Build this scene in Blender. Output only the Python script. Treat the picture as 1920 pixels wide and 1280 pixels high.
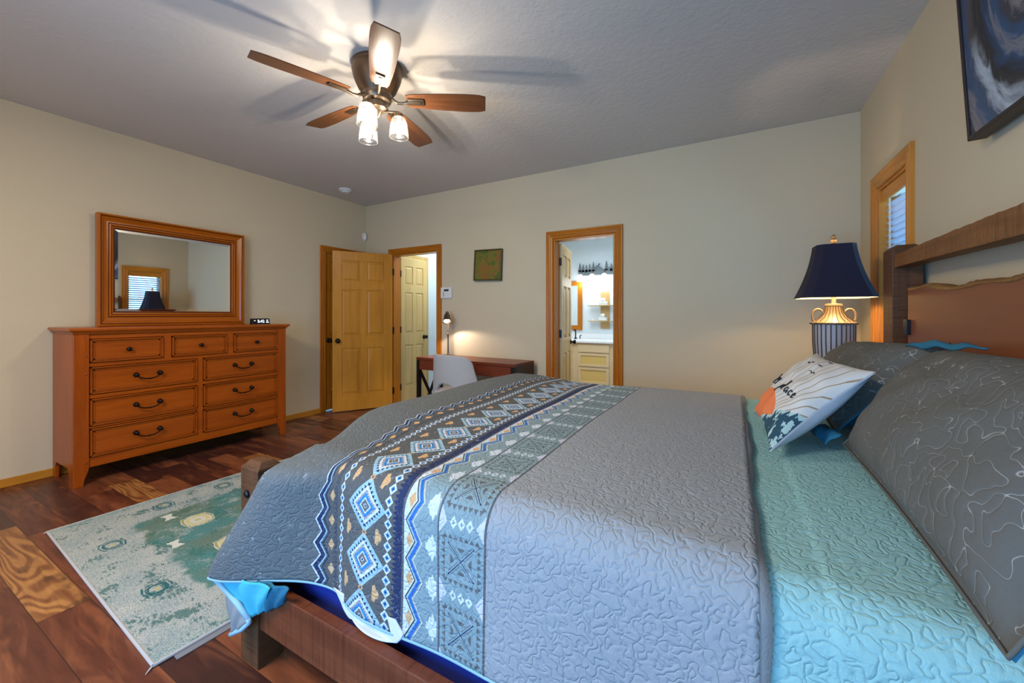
import bpy, math, random
from math import sin, cos, pi, sqrt, atan2, radians as R
from mathutils import Vector, Matrix
random.seed(7)
for o in list(bpy.data.objects): bpy.data.objects.remove(o)
SC = bpy.context.scene; COL = SC.collection
def L(r, g, b):
    f = lambda c: (c/255/12.92) if c/255 <= .04045 else ((c/255+.055)/1.055)**2.4
    return (f(r), f(g), f(b), 1)

# ---------------------------------------------------------------- camera
H = 1.22; F = 745.0; YAW = math.atan(416/745.0); CEIL = 2.75
XA, XC, YB, YD = -4.52, .83, 3.88, -1.35      # dresser wall, headboard wall, door wall, wall behind the camera
cam = bpy.data.cameras.new('camera'); cam.sensor_width = 36; cam.lens = 36*F/1920
cam.shift_y = -(640-591)/1920; cam.clip_start = .02; cam.clip_end = 200
co = bpy.data.objects.new('camera', cam); COL.objects.link(co)
co.location = (0, 0, H); co.rotation_euler = (pi/2, 0, YAW); SC.camera = co
# ---------------------------------------------------------------- view, world, daylight
SC.view_settings.view_transform = 'Standard'; SC.view_settings.look = 'None'
SC.view_settings.gamma = 1; SC.view_settings.use_curve_mapping = False
SC.view_settings.exposure = 0.62
W = bpy.data.worlds.new('sky'); SC.world = W; W.use_nodes = True
W.node_tree.nodes['Background'].inputs[0].default_value = (.25, .62, 1, 1)
W.node_tree.nodes['Background'].inputs[1].default_value = 2.0
def area(name, loc, rot, sx, sy, power, col):
    l = bpy.data.lights.new(name, 'AREA'); l.shape = 'RECTANGLE'; l.size = sx; l.size_y = sy
    l.energy = power; l.color = col
    o = bpy.data.objects.new(name, l); COL.objects.link(o); o.location = loc; o.rotation_euler = rot; return o
def point(name, loc, power, col, r=.03):
    l = bpy.data.lights.new(name, 'POINT'); l.energy = power; l.color = col; l.shadow_soft_size = r
    o = bpy.data.objects.new(name, l); COL.objects.link(o); o.location = loc; return o
# blue daylight through the wide window behind the camera
area('window_daylight', (-.9, YD-.02, 1.05), (R(90), 0, 0), 2.3, 1.6, 54, (.15, .46, 1))
area('side_window_daylight', (1.45, 3.2, 1.75), (0, R(90), 0), .9, 1.1, 13, (.36, .80, 1))
# added warm fill light under the ceiling behind the camera, no fixture there
area('added_rear_fill_light', (-2.0, -.7, CEIL-.06), (0, 0, 0), .9, .9, 56, (1, .92, .78))
# ceiling and vanity light of the bathroom, light of the hallway
area('bathroom_ceiling_light', (-1.9, 5.2, 2.42), (0, 0, 0), 1.2, 1.2, 22, (.86, .94, 1))
area('hallway_ceiling_light', (-3.5, 4.7, 2.42), (0, 0, 0), .5, .5, 9, (.80, .93, 1))

# ---------------------------------------------------------------- node helpers
class NT:
    def __init__(s, name, rough=.5, spec=.4, metal=0, coat=0):
        s.m = bpy.data.materials.new(name); s.m.use_nodes = True; s.t = s.m.node_tree
        s.b = s.t.nodes['Principled BSDF']; s.out = s.t.nodes['Material Output']
        s.b.inputs['Roughness'].default_value = rough; s.b.inputs['Specular IOR Level'].default_value = spec
        s.b.inputs['Metallic'].default_value = metal; s.b.inputs['Coat Weight'].default_value = coat; s.b.inputs['Coat Roughness'].default_value = .25
    def n(s, t, **k):
        nd = s.t.nodes.new(t)
        for a, v in k.items(): setattr(nd, a, v)
        return nd
    def put(s, sock, v):
        if isinstance(v, E): v = v.v
        if isinstance(v, bpy.types.NodeSocket): s.t.links.new(v, sock)
        else:
            try: sock.default_value = v
            except Exception: sock.default_value = (v, v, v)
    def coord(s, which='Object', scale=None, rot=None, loc=None):
        tc = s.n('ShaderNodeTexCoord'); o = tc.outputs[which]
        if scale or rot or loc:
            mp = s.n('ShaderNodeMapping'); s.t.links.new(o, mp.inputs[0])
            if scale: mp.inputs['Scale'].default_value = scale
            if rot: mp.inputs['Rotation'].default_value = rot
            if loc: mp.inputs['Location'].default_value = loc
            o = mp.outputs[0]
        return o
    def xyz(s, v):
        sp = s.n('ShaderNodeSeparateXYZ'); s.t.links.new(v, sp.inputs[0]); return [E(s, o) for o in sp.outputs]
    def vec(s, x, y, z=0):
        c = s.n('ShaderNodeCombineXYZ'); s.put(c.inputs[0], x); s.put(c.inputs[1], y); s.put(c.inputs[2], z); return c.outputs[0]
    def noise(s, v, scale=5, detail=3, rough=.5, dist=0, col=False):
        n = s.n('ShaderNodeTexNoise'); s.t.links.new(v, n.inputs['Vector'])
        n.inputs['Scale'].default_value = scale; n.inputs['Detail'].default_value = detail
        n.inputs['Roughness'].default_value = rough; n.inputs['Distortion'].default_value = dist
        return n.outputs[1] if col else E(s, n.outputs[0])
    def white(s, v):
        n = s.n('ShaderNodeTexWhiteNoise', noise_dimensions='3D'); s.t.links.new(v, n.inputs[0]); return E(s, n.outputs[0])
    def ramp(s, f, stops, interp='LINEAR'):
        r = s.n('ShaderNodeValToRGB'); r.color_ramp.interpolation = interp
        s.put(r.inputs[0], f); e = r.color_ramp.elements
        while len(e) < len(stops): e.new(.5)
        for i, (p, c) in enumerate(stops): e[i].position = p; e[i].color = c
        return r.outputs[0]
    def mix(s, f, a, b, mode='MIX'):
        m = s.n('ShaderNodeMix', data_type='RGBA', blend_type=mode)
        s.put(m.inputs[0], f); s.put(m.inputs[6], a); s.put(m.inputs[7], b); return m.outputs[2]
    def bump(s, h, strength=.5, dist=.01):
        b = s.n('ShaderNodeBump'); b.inputs['Strength'].default_value = strength; b.inputs['Distance'].default_value = dist
        s.put(b.inputs['Height'], h); s.t.links.new(b.outputs[0], s.b.inputs['Normal'])
    def color(s, c): s.put(s.b.inputs['Base Color'], c); return s.m
class E:
    def __init__(s, nt, v): s.nt = nt; s.v = v
    def op(s, o, *a):
        m = s.nt.n('ShaderNodeMath', operation=o); s.nt.put(m.inputs[0], s.v)
        for i, x in enumerate(a): s.nt.put(m.inputs[i+1], x)
        return E(s.nt, m.outputs[0])
    def __add__(s, x): return s.op('ADD', x)
    __radd__ = __add__
    def __sub__(s, x): return s.op('SUBTRACT', x)
    def __rsub__(s, x): return (s*-1)+x
    def __mul__(s, x): return s.op('MULTIPLY', x)
    __rmul__ = __mul__
    def __truediv__(s, x): return s.op('DIVIDE', x)
    def __lt__(s, x): return s.op('LESS_THAN', x)
    def __gt__(s, x): return s.op('GREATER_THAN', x)
    def abs(s): return s.op('ABSOLUTE')
    def floor(s): return s.op('FLOOR')
    def fract(s): return s.op('FRACT')
    def min(s, x): return s.op('MINIMUM', x)
    def max(s, x): return s.op('MAXIMUM', x)
    def sqrt(s): return s.op('SQRT')
    def sin(s): return s.op('SINE')
    def clamp(s):
        r = s.op('ADD', 0); r.v.node.use_clamp = True; return r
    def per(s, p, off=0):           # centred periodic coordinate in [-p/2, p/2]
        return (((s - off)/p + .5).fract() - .5)*p
def smooth(e, a, b): return ((e - a)/(b - a)).clamp()

# ---------------------------------------------------------------- materials
def plain(name, c, rough=.5, metal=0, spec=.4, coat=0, bump=None):
    t = NT(name, rough, spec, metal, coat)
    n = t.noise(t.coord(), 30, 2)
    t.color(t.mix(n, tuple(x*.94 for x in c[:3])+(1,), tuple(min(1, x*1.06) for x in c[:3])+(1,)))
    if bump: t.bump(t.noise(t.coord(), bump[0], 3), bump[1], bump[2])
    return t.m
def wood(name, c1, c2, axis='Z', scale=1, rough=.4, coat=0, rings=.5, knots=0, bumpd=.0006, saw=0, blotch=.35):
    t = NT(name, rough, .25, 0, coat*.35)
    k = {'X': (.06, 1, 1), 'Y': (1, .06, 1), 'Z': (1, 1, .06)}[axis]
    v = t.coord('Object', tuple(x*scale for x in k))
    fine = t.noise(v, 110, 4, .6); band = t.noise(v, 16, 3, .55, 1.2)
    r = (band*14).sin()*.5+.5
    f = (fine*.55 + r*rings*.6 + .5 - .3*rings - .275).clamp()
    c = t.mix(f, c2, c1)
    big = t.noise(t.coord('Object', tuple(x**.5*scale for x in k)), 4, 2)
    c = t.mix(smooth(big, .42, .7)*blotch, c, tuple(x*.62 for x in c2[:3])+(1,))
    if knots:
        kv = t.n('ShaderNodeTexVoronoi'); kv.inputs['Scale'].default_value = knots
        t.t.links.new(t.coord('Object', tuple(x**.35 for x in k)), kv.inputs[0])
        d = E(t, kv.outputs[0]); c = t.mix((1-smooth(d, .04, .11))*.8, c, tuple(x*.25 for x in c2[:3])+(1,))
    h = fine
    if saw:
        ks = {'X': (70, 6, 3), 'Y': (3, 70, 6), 'Z': (6, 3, 70)}[axis]
        sw = t.noise(t.coord('Object', ks), 1.6, 3, .6)
        h = fine + sw*2.5; c = t.mix(smooth(sw, .5, .72)*saw, c, tuple(x*.4 for x in c2[:3])+(1,))
    t.bump(h, .6, bumpd*(3 if saw else 1)); return t.color(c)
M = {}
def paint(name, c, bs=180, bd=.0015, rough=.85):
    t = NT(name, rough, .15); v = t.coord()
    t.bump(t.noise(v, bs, 3)*.5 + t.noise(v, bs*.35, 2), .5, bd)
    n = t.noise(v, 1.3, 2); return t.color(t.mix(n, tuple(x*.97 for x in c[:3])+(1,), c))
M['wall'] = paint('beige_wall_paint', L(212, 195, 163))
M['ceil'] = paint('textured_ceiling_paint', L(210, 203, 194), 70, .006)
M['bwall'] = paint('pale_blue_wall_paint', L(222, 232, 236))
M['pineZ'] = wood('honey_pine_upright', L(216, 150, 54), L(184, 112, 28), 'Z', 1, .32, .25)
M['pineX'] = wood('honey_pine_across', L(216, 150, 54), L(184, 112, 28), 'X', 1, .32, .25)
M['pineY'] = wood('honey_pine_lengthwise', L(216, 150, 54), L(184, 112, 28), 'Y', 1, .32, .25)
M['palepine'] = wood('pale_pine', L(226, 196, 136), L(206, 168, 104), 'Z', 1, .4, .1)
M['caseZ'] = wood('oak_casing_upright', L(204, 126, 30), L(166, 88, 12), 'Z', 1, .3, .3)
M['caseX'] = wood('oak_casing_across', L(204, 126, 30), L(166, 88, 12), 'X', 1, .3, .3)
M['caseY'] = wood('oak_casing_lengthwise', L(204, 126, 30), L(166, 88, 12), 'Y', 1, .3, .3)
M['knotty'] = wood('knotty_pine', L(222, 150, 66), L(190, 112, 40), 'Z', 1, .35, .2, knots=5)
M['drY'] = wood('cherry_stain_across', L(190, 92, 16), L(128, 50, 6), 'Y', .8, .3, .35, .35, blotch=.25)
M['drZ'] = wood('cherry_stain_upright', L(184, 88, 16), L(126, 48, 6), 'Z', .8, .3, .35, .35, blotch=.25)
M['mirY'] = wood('mirror_frame_across', L(196, 108, 18), L(146, 68, 8), 'Y', .8, .26, .5, .35, blotch=.2)
M['mirZ'] = wood('mirror_frame_upright', L(196, 108, 18), L(146, 68, 8), 'Z', .8, .26, .5, .35, blotch=.2)
M['bedX'] = wood('rough_sawn_brown_lengthwise', L(140, 76, 46), L(92, 44, 26), 'X', .7, .45, .15, .6, saw=.5)
M['bedY'] = wood('rough_sawn_brown_across', L(150, 98, 52), L(104, 62, 30), 'Y', .7, .5, .05, .6, saw=.55)
M['bedZ'] = wood('rough_sawn_brown_upright', L(118, 78, 50), L(76, 46, 28), 'Z', .7, .5, .05, .6, saw=.5)
M['slab'] = wood('smooth_slab', L(150, 84, 46), L(116, 58, 32), 'Y', .35, .35, .3, .25, blotch=.3)
M['bark'] = wood('live_edge', L(176, 128, 72), L(112, 74, 36), 'Y', 1, .7, 0, .5, saw=.5)
M['deskX'] = wood('mahogany_across', L(136, 64, 40), L(96, 40, 24), 'X', .8, .35, .2, .3)
M['deskdark'] = wood('dark_walnut_side', L(92, 66, 52), L(64, 44, 34), 'Y', .8, .4, .1, .3)
M['blade'] = wood('fan_blade_walnut', L(120, 76, 46), L(74, 42, 26), 'X', .9, .26, .55, .5, blotch=.2)
M['maple'] = wood('pale_maple', L(232, 208, 168), L(216, 188, 144), 'X', .8, .4, .1, .3, blotch=.1)
M['maplep'] = wood('yellow_maple_panel', L(232, 200, 126), L(216, 178, 100), 'X', .8, .4, .1, .3, blotch=.1)
M['shelfw'] = wood('light_oak_shelf', L(206, 174, 118), L(184, 148, 92), 'Z', .8, .5, 0, .4)
M['bronze'] = plain('dark_bronze', L(42, 34, 30), .38, .8)
M['nickel'] = plain('brushed_bronze_metal', L(120, 104, 86), .3, .9)
M['nickeld'] = plain('darker_bronze_metal', L(96, 68, 44), .4, .35)
M['black'] = plain('black_metal', L(28, 25, 26), .4, .3)
M['blackp'] = plain('black_plastic', L(20, 20, 22), .35)
M['white'] = plain('white_plastic', L(228, 226, 220), .45)
M['counter'] = plain('white_counter', L(240, 242, 244), .3, coat=.3)
M['towel'] = plain('white_towel', L(244, 244, 242), .95, bump=(300, .6, .002))
M['fabricchair'] = plain('pale_grey_upholstery', L(178, 172, 168), .9, bump=(500, .4, .001))
M['navysheet'] = plain('navy_fitted_sheet', L(30, 44, 128), .8, bump=(12, .5, .006))
M['whitesheet'] = plain('white_sheet', L(214, 214, 226), .8, bump=(25, .4, .004))
M['teal'] = plain('teal_lining', L(38, 104, 128), .85, bump=(60, .5, .002))
M['tealbright'] = plain('bright_teal_lining', L(70, 176, 196), .85, bump=(60, .5, .002))
M['grey_pad'] = plain('grey_rug_pad', L(120, 118, 122), .95)
M['cream'] = plain('cream_lining', L(240, 226, 180), .8)
M['urn'] = plain('pale_grey_urn_glaze', L(176, 172, 178), .45)
M['antique'] = plain('antique_cream_gold', L(140, 112, 80), .45, .2, bump=(60, .5, .002))
M['navyshade'] = plain('black_navy_shade', L(30, 26, 46), .75, bump=(500, .3, .0006))
M['rope'] = plain('rope_bronze', L(84, 66, 48), .5, .4)
def mk_mirror():
    t = NT('mirror_silver', .0, .5, 1); return t.color((.88, .9, .9, 1))
M['mirror'] = mk_mirror()
M['groove_shade'] = wood('painted_groove_shade', L(96, 42, 10), L(66, 26, 6), 'Y', .8, .45, .1)  # darker wood that paints shade into the moulding grooves
def mk_glass(name, col=(.9, .95, .97, 1), a=.85):
    t = NT(name); g = t.n('ShaderNodeBsdfGlossy'); g.inputs['Roughness'].default_value = .03
    tr = t.n('ShaderNodeBsdfTransparent'); tr.inputs[0].default_value = col
    mx = t.n('ShaderNodeMixShader'); fr = t.n('ShaderNodeFresnel'); fr.inputs[0].default_value = 1.45
    t.t.links.new(fr.outputs[0], mx.inputs[0]); t.t.links.new(tr.outputs[0], mx.inputs[1]); t.t.links.new(g.outputs[0], mx.inputs[2])
    t.t.links.new(mx.outputs[0], t.out.inputs[0]); return t.m
M['pane'] = mk_glass('window_pane')
def mk_seeded():
    t = NT('seeded_glass'); v = t.coord()
    n = t.noise(v, 160, 2); f = smooth(n, .42, .6)*.022 + .004
    tr = t.n('ShaderNodeBsdfTransparent'); tr.inputs[0].default_value = (1, 1, 1, 1)
    tl = t.n('ShaderNodeBsdfTranslucent'); tl.inputs[0].default_value = (.95, .95, .95, 1)
    g = t.n('ShaderNodeBsdfGlossy'); g.inputs['Roughness'].default_value = .08
    m1 = t.n('ShaderNodeMixShader'); t.put(m1.inputs[0], f); t.t.links.new(tr.outputs[0], m1.inputs[1]); t.t.links.new(tl.outputs[0], m1.inputs[2])
    m2 = t.n('ShaderNodeMixShader'); m2.inputs[0].default_value = .06; t.t.links.new(m1.outputs[0], m2.inputs[1]); t.t.links.new(g.outputs[0], m2.inputs[2])
    t.t.links.new(m2.outputs[0], t.out.inputs[0]); return t.m
M['seeded'] = mk_seeded()
def emis(name, c, s):
    t = NT(name); t.put(t.b.inputs['Emission Color'], c); t.b.inputs['Emission Strength'].default_value = s; return t.color(c)
M['bulb'] = emis('lit_bulb', (1, .93, .82, 1), 9)
M['bulbw'] = emis('lit_vanity_shade', (.95, .98, 1, 1), 1.3)
M['digits'] = emis('lit_digits', (.85, .95, 1, 1), 1.2)
M['desklit'] = emis('lit_desk_bulb', (1, .9, .82, 1), 14)
def mk_slat():
    t = NT('blind_slat', .4, .4); tl = t.n('ShaderNodeBsdfTranslucent'); tl.inputs[0].default_value = (.75, .78, .9, 1)
    t.color(L(222, 216, 224)); mx = t.n('ShaderNodeMixShader'); mx.inputs[0].default_value = .45
    t.t.links.new(t.b.outputs[0], mx.inputs[1]); t.t.links.new(tl.outputs[0], mx.inputs[2]); t.t.links.new(mx.outputs[0], t.out.inputs[0]); return t.m
M['slat'] = mk_slat()

def mk_floor():
    t = NT('plank_floor', .36, .45, 0, .18); X, Y, Z = t.xyz(t.coord())
    w, ln = .1535, 1.22
    row = ((Y - .456)/w).floor()
    off = t.white(t.vec(row, 3.3, 1.7))*ln
    off = off*((row.abs() > .5)) + 2.415*((row.abs() < .5))
    cx = (X + off)/ln; col = cx.floor()
    r = t.white(t.vec(row, col, .37)); r2 = t.white(t.vec(col, row, 5.1))
    fx = (cx - col); fy = (Y - .456)/w - row
    gv = t.vec(X*.12 + r*7, Y + r2*5, r*3)
    g = t.noise(gv, 34, 5, .62, .6); g2 = t.noise(t.vec(X*.2 + r2*9, Y + r*4, 0), 10, 3, .55, 1.2)
    g3 = t.noise(t.vec(X*.16 + r2*5, Y + r*3, 2), 7, 1, .5, .4); ring = (g3*95).sin()*.5+.5
    base = t.ramp(r, [(0, L(70, 36, 28)), (.2, L(96, 48, 32)), (.42, L(118, 62, 38)), (.62, L(84, 44, 34)), (.8, L(132, 74, 44)), (1, L(100, 54, 38))], 'CONSTANT')
    base = t.mix(smooth(g, .40, .62)*.75, base, t.mix(.6, base, L(46, 20, 16)))
    base = t.mix(smooth(g2, .50, .72)*.6, base, L(158, 92, 56))
    st = t.noise(t.vec(X*.22 + r*11, Y*1.1 + r2*3, 4), 5, 4, .6, .8); base = t.mix(smooth(st, .52, .66)*.7, base, L(50, 24, 20))
    light = ((row.abs() < .5)*((col + 1).abs() < .5)).max(((row-4).abs() < .5)*((col + 3).abs() < .5)).max((r2 > .93)*1.0)
    oak = t.mix(smooth(ring, .15, .8)*.6 + smooth(g, .4, .65)*.4, L(112, 62, 34), L(178, 122, 66))
    oak = t.mix(smooth(t.noise(t.vec(X*.5, Y, 0), 11, 3), .56, .68)*.8, oak, L(60, 34, 24))
    c = t.mix(light, base, oak)
    gap = (((fx - .5).abs() > .4985).max((fy - .5).abs() > .49))
    c = t.mix(gap*.7, c, L(28, 14, 12))
    t.bump(g*.6 + ring*.15 - gap*1.2, .35, .0018); t.put(t.b.inputs['Roughness'], g*.22+.3)
    return t.color(c)
M['floor'] = mk_floor()
def mk_hallfloor():
    t = NT('hall_plank_floor', .4); v = t.coord('Object', (1, .1, 1)); return t.color(t.mix(t.noise(v, 20, 4), L(120, 96, 82), L(178, 150, 128)))
M['hallfloor'] = mk_hallfloor()

def mk_rug():
    # local frame: x across (0..1.6), y along (0..2.3)
    t = NT('distressed_rug', .95, .1); X, Y, Z = t.xyz(t.coord())
    fib = t.noise(t.vec(X*110, Y*260, 0), 1, 2, .6); fib2 = t.noise(t.vec(X*40, Y*90, 3), 1, 3, .65); big = t.noise(t.coord(), 5.5, 3, .6)
    fields = t.mix(smooth(fib2, .38, .6), L(164, 166, 160), L(196, 188, 176))
    c = t.mix(smooth(fib2 + big*.5, .70, .84)*.8, fields, L(132, 148, 150)); c = t.mix(smooth(fib, .50, .57)*.7, c, L(104, 126, 128))
    c = t.mix(smooth(t.noise(t.coord(), 9, 3, .6) + fib2*.6, .86, .95)*.85, c, L(66, 102, 98))
    dx = (X - .81).abs(); dy = (Y - 1.16).abs()
    # inner green field with stepped notches
    step = ((X*9).floor()/9 + 0*X)
    edge = t.noise(t.vec(X*9, Y*9, 2), 1, 3, .6)
    inner = smooth(.52 - dx + (edge-.5)*.16, 0, .03)*smooth(.90 - dy + (edge-.5)*.16, 0, .03)
    dis = smooth(fib*.5 + edge*.9 + fib2*.35, .66, .84)
    green = t.mix(smooth(t.noise(t.coord(), 3.2, 2), .42, .58), L(84, 108, 84), L(40, 120, 118))
    green = t.mix(smooth(fib, .3, .6)*.5, green, L(62, 92, 84))
    c = t.mix(inner*dis*(1 - smooth(fib, .48, .56)*.55), c, green)
    # medallions
    def med(cx, cy, s, colr, inside, c):
        d = (X-cx).abs().max((Y-cy).abs()*1.15) + ((X-cx).abs()+(Y-cy).abs()*1.1)*.35
        d = d + (fib2-.5)*s*.25
        ring = (d < s*1.2)*(d > s*.8)
        c = t.mix((d < s*1.7)*(.85), c, L(206, 200, 188)) if inside else c
        c = t.mix(ring*(fib > .40)*.95, c, colr); c = t.mix((d < s*.35)*.9, c, L(176, 168, 120))
        c = t.mix(((d - s*1.5).abs() < s*.12)*((fib2 > .42)*1.0)*.9, c, L(150, 140, 70) if inside else colr)
        return c
    for cx, cy in ((.49, .15), (1.12, .15), (.17, .46), (.15, .80), (.15, 1.2), (.15, 1.6), (1.45, .5), (1.45, .9), (.15, 2.0)):
        c = med(cx, cy, .052, L(30, 88, 92), 0, c)
    c = med(.56, .50, .07, L(190, 178, 116), 1, c); c = med(.99, .50, .07, L(190, 178, 116), 1, c); c = med(.62, 1.5, .085, L(170, 160, 96), 1, c); c = med(.8, 1.0, .08, L(170, 160, 96), 1, c)
    for cx, cy in ((.38, .42), (.76, .33), (.77, .66), (.42, .86)):
        d = (X-cx).abs().max((Y-cy).abs()*1.9 - (X-cx).abs()*.75 + .018) + (fib2-.5)*.028
        c = t.mix((d < .042)*.9, c, L(208, 202, 192))
    rim = smooth(dx, .72, .8)*((fib > .5)*1.0)*.5
    c = t.mix(rim, c, L(60, 128, 126))
    t.bump(fib + fib2*.5, .5, .003); return t.color(c)
M['rug'] = mk_rug()
M['rugedge'] = plain('rug_binding', L(176, 172, 170), .95)

def contour(t, v, scale, seed=0, w=.02):
    n = t.noise(v, scale, 0, .35, .75); d = (n - .5).abs(); return smooth(d, 0, w)
def stipple(t, c, v, scale, thread, cw, h, dist, fine=True):
    k1 = contour(t, v, scale, 0, .15).sqrt()
    line = contour(t, v, scale, 0, cw)
    wr = t.noise(v, scale*2.1, 3, .6)
    t.bump(k1*.9 + wr*.7 + t.noise(v, scale*26, 2)*.05, h, dist)
    return t.mix((1-line)*.75, c, thread)

def mk_quilt():
    t = NT('patterned_quilt', .9, .15); uv = t.coord('UV'); U, V, _ = t.xyz(uv); V = V + .018
    P = .16
    taupe, dtaupe, sage, lgrey = L(103, 106, 105), L(92, 91, 88), L(138, 158, 160), L(160, 161, 162)
    navy, white, sky, pale, orange = L(34, 46, 84), L(214, 220, 226), L(52, 134, 196), L(160, 194, 208), L(220, 170, 118)
    c = t.mix(U > -1.22, taupe, dtaupe); c = t.mix(U > -.808, c, sage); c = t.mix(U > -.535, c, lgrey)
    Q = lambda cond, c, col: t.mix(cond, c, col)
    # scalloped zig-zag border at the foot side
    z = V.per(P*.5).abs()*.55; zz = z*1.0
    x0 = U - (-1.232) - zz
    c = Q(x0 < 0, c, taupe)
    for a, b, cl in ((0, .005, white), (.005, .019, navy), (.019, .024, pale), (.024, .029, dtaupe), (.029, .034, navy)):
        c = Q((x0 > a)*(x0 < b), c, cl)
    d = (U+1.168).abs() + V.per(P*.5).abs()*.72; c = Q(d < .014, c, orange)
    # triangle column
    f = V.per(P/10); c = Q(((U+1.150) + f.abs()*2 > .004)*(U < -1.138), c, L(70, 74, 84))
    # two columns of small diamonds
    for cx in (-1.103, -.871):
        d = (U-cx).abs() + V.per(P/5).abs(); c = Q(d < .016, c, white); c = Q(d < .0085, c, sky); c = Q(d < .004, c, navy)
    # big diamonds
    a = (U+.968).abs(); b = V.per(P).abs(); d = a*1.03 + b*1.12
    c = Q(d < .090, c, pale)
    t1 = ((a-b)).per(.019).abs()
    c = Q((d < .080)*(d > .062)*((d - .060) < (.0185 - t1*2)), c, navy)
    c = Q(d < .063, c, white); c = Q((d < .050)*(d > .0), c, sky)
    c = Q((d < .050)*(d > .041)*((a-b).per(.011).abs() < .003), c, orange)
    d2 = a*1.25 + b*1.25; c = Q(d2 < .032, c, white); c = Q(d2 < .025, c, L(112, 108, 104)); c = Q(d2 < .010, c, white); c = Q(d2 < .006, c, navy)
    b2 = V.per(P, P/2).abs(); c = Q((a + b2) < .011, c, orange); c = Q((a+b2) < .005, c, dtaupe)
    # orange arrow birds in the spaces
    for cx, sg in ((-1.046, 1), (-.905, 1)):
        vv = V.per(P, P/2); uu = (U - cx)
        ar = (vv.abs() < (.022 - (uu+.010).abs()*1.1 + (uu.per(.011).abs())*1.2))*((uu.abs() < .016)); c = Q(ar, c, orange)
    # tooth edge into navy band and line
    f = V.per(P/11); c = Q(((U+.846) - f.abs()*2.2*-1 > .008)*(U < -.822), c, navy); c = Q((U > -.828)*(U < -.814), c, navy)
    c = Q((U > -.816)*(U < -.808), c, L(96, 94, 96))
    # white band with orange diamonds, blue zig-zag
    P2 = P*2/3; zb = V.per(P2).abs()*.62; x1 = U + .808 - .042 + zb
    c = Q((U > -.808)*(x1 < 0), c, white)
    d = (U+.789).abs() + V.per(P2, P2/2*0).abs()*.72
    d = (U+.788).abs()*1.0 + V.per(P2).abs()*.6; c = Q(d < .013, c, orange)
    for a0, b0, cl in ((-.004, 0, L(40, 44, 50)), (0, .006, L(168, 188, 190)), (.006, .017, L(38, 108, 184)), (.017, .021, L(150, 150, 140)), (.021, .024, white)):
        c = Q((x1 > a0)*(x1 < b0)*(U > -.808), c, cl)
    vv = V.per(P2, P2/2*0); uu = U + .712
    ar = (vv.abs() < (.030 - (uu-.004).abs()*1.3 + uu.per(.012).abs()*1.4))*(uu.abs() < .018); c = Q(ar, c, white)
    c = Q(((U+.686).abs() < .0032), c, L(92, 94, 98))
    # crossed squares
    P3 = P*1.15; a = (U+.612).abs(); b = V.per(P3).abs(); mx = a.max(b)
    g = L(100, 102, 100)
    tooth = (a-b < 0)*((U+.612).per(.017).abs()) + (a-b > -.00001)*(V.per(P3).per(.017).abs())
    c = Q((mx < .064)*(mx > .052)*((mx - .052) < (.0125 - tooth*1.7)), c, g)
    c = Q(((mx-.0455).abs() < .0008), c, sage)
    dg = (a-b).abs(); c = Q((mx < .040)*((dg < .0016)), c, navy); c = Q((mx < .040)*((dg - .008).abs() < .0013)*(mx > .01), c, g)
    c = Q((mx < .034)*(dg > .020)*(mx > .024), c, g)
    c = Q(((a-.040).abs() + (b-.040).abs()) < .003, c, navy)
    b3 = V.per(P3, P3/2).abs(); d = (U+.612).per(.026).abs()*1.3 + b3; c = Q((d < .015)*(a < .039), c, white); c = Q((d < .006)*(a < .039), c, sage)
    c = Q(((b3 + (.074 - a)*1.3) < .036)*(a < .072), c, L(206, 204, 216))
    c = Q(((U+.538).abs() < .0036), c, L(92, 92, 94))
    c = t.mix(t.noise(uv, 900, 2)*.25, c, L(90, 92, 96))
    return t.color(stipple(t, c, uv, 46, L(184, 186, 190), .008, .55, .006))
M['quilt'] = mk_quilt()
def cloth(name, c1, thread, scale, cw, h, d, coordn='UV'):
    t = NT(name, .9, .15); uv = t.coord(coordn)
    c = t.mix(t.noise(uv, 700, 3, .7), tuple(x*.75 for x in c1[:3])+(1,), tuple(min(1, x*1.2) for x in c1[:3])+(1,))
    return t.color(stipple(t, c, uv, scale, thread, cw, h, d))
M['mint'] = cloth('mint_quilt', L(148, 188, 184), L(164, 200, 196), 46, .006, .55, .006)
M['sham'] = cloth('grey_sham', L(98, 95, 88), L(178, 174, 166), 27, .011, .4, .005)
M['hem'] = plain('pale_hem', L(150, 186, 200), .9)
M['hemgrey'] = plain('grey_hem_binding', L(150, 148, 146), .9, bump=(300, .5, .002))
def mk_cushion():
    t = NT('printed_cushion', .9, .1); uv = t.coord('UV'); U, V, _ = t.xyz(uv)    # 0..1, v up
    c = L(214, 208, 198); 
    r = ((U-.40)*(U-.40)*.85 + (V-.0)*(V-.0)).sqrt()
    an = (U-.40).op('ARCTAN2', V+.30) + (V*V)*.10
    k = an.per(.068).abs()*(V+.45)
    c = t.mix((k < .0042)*(r > .37)*(V < .95), c, L(166, 140, 108))
    c = t.mix((r < .365), c, L(232, 128, 78))
    m = ((U-.42)*.62).max(.02) + ((U*17).sin())*.012
    c = t.mix(V < m, c, L(176, 200, 192))
    nz = t.noise(t.vec(U*22, V*8, 0), 1, 3, .6)
    c = t.mix((V < (m - .035 + (U.per(.06).abs()*-2.2+.05)))*(nz > .42), c, L(52, 80, 92))
    t.bump(t.noise(uv, 300, 2) , .3, .001); return t.color(c)
M['cushion'] = mk_cushion()
M['cushside'] = plain('cushion_back_linen', L(200, 196, 196), .9, bump=(400, .3, .001))
M['ink'] = plain('black_ink', L(34, 32, 34), .8)
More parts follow.
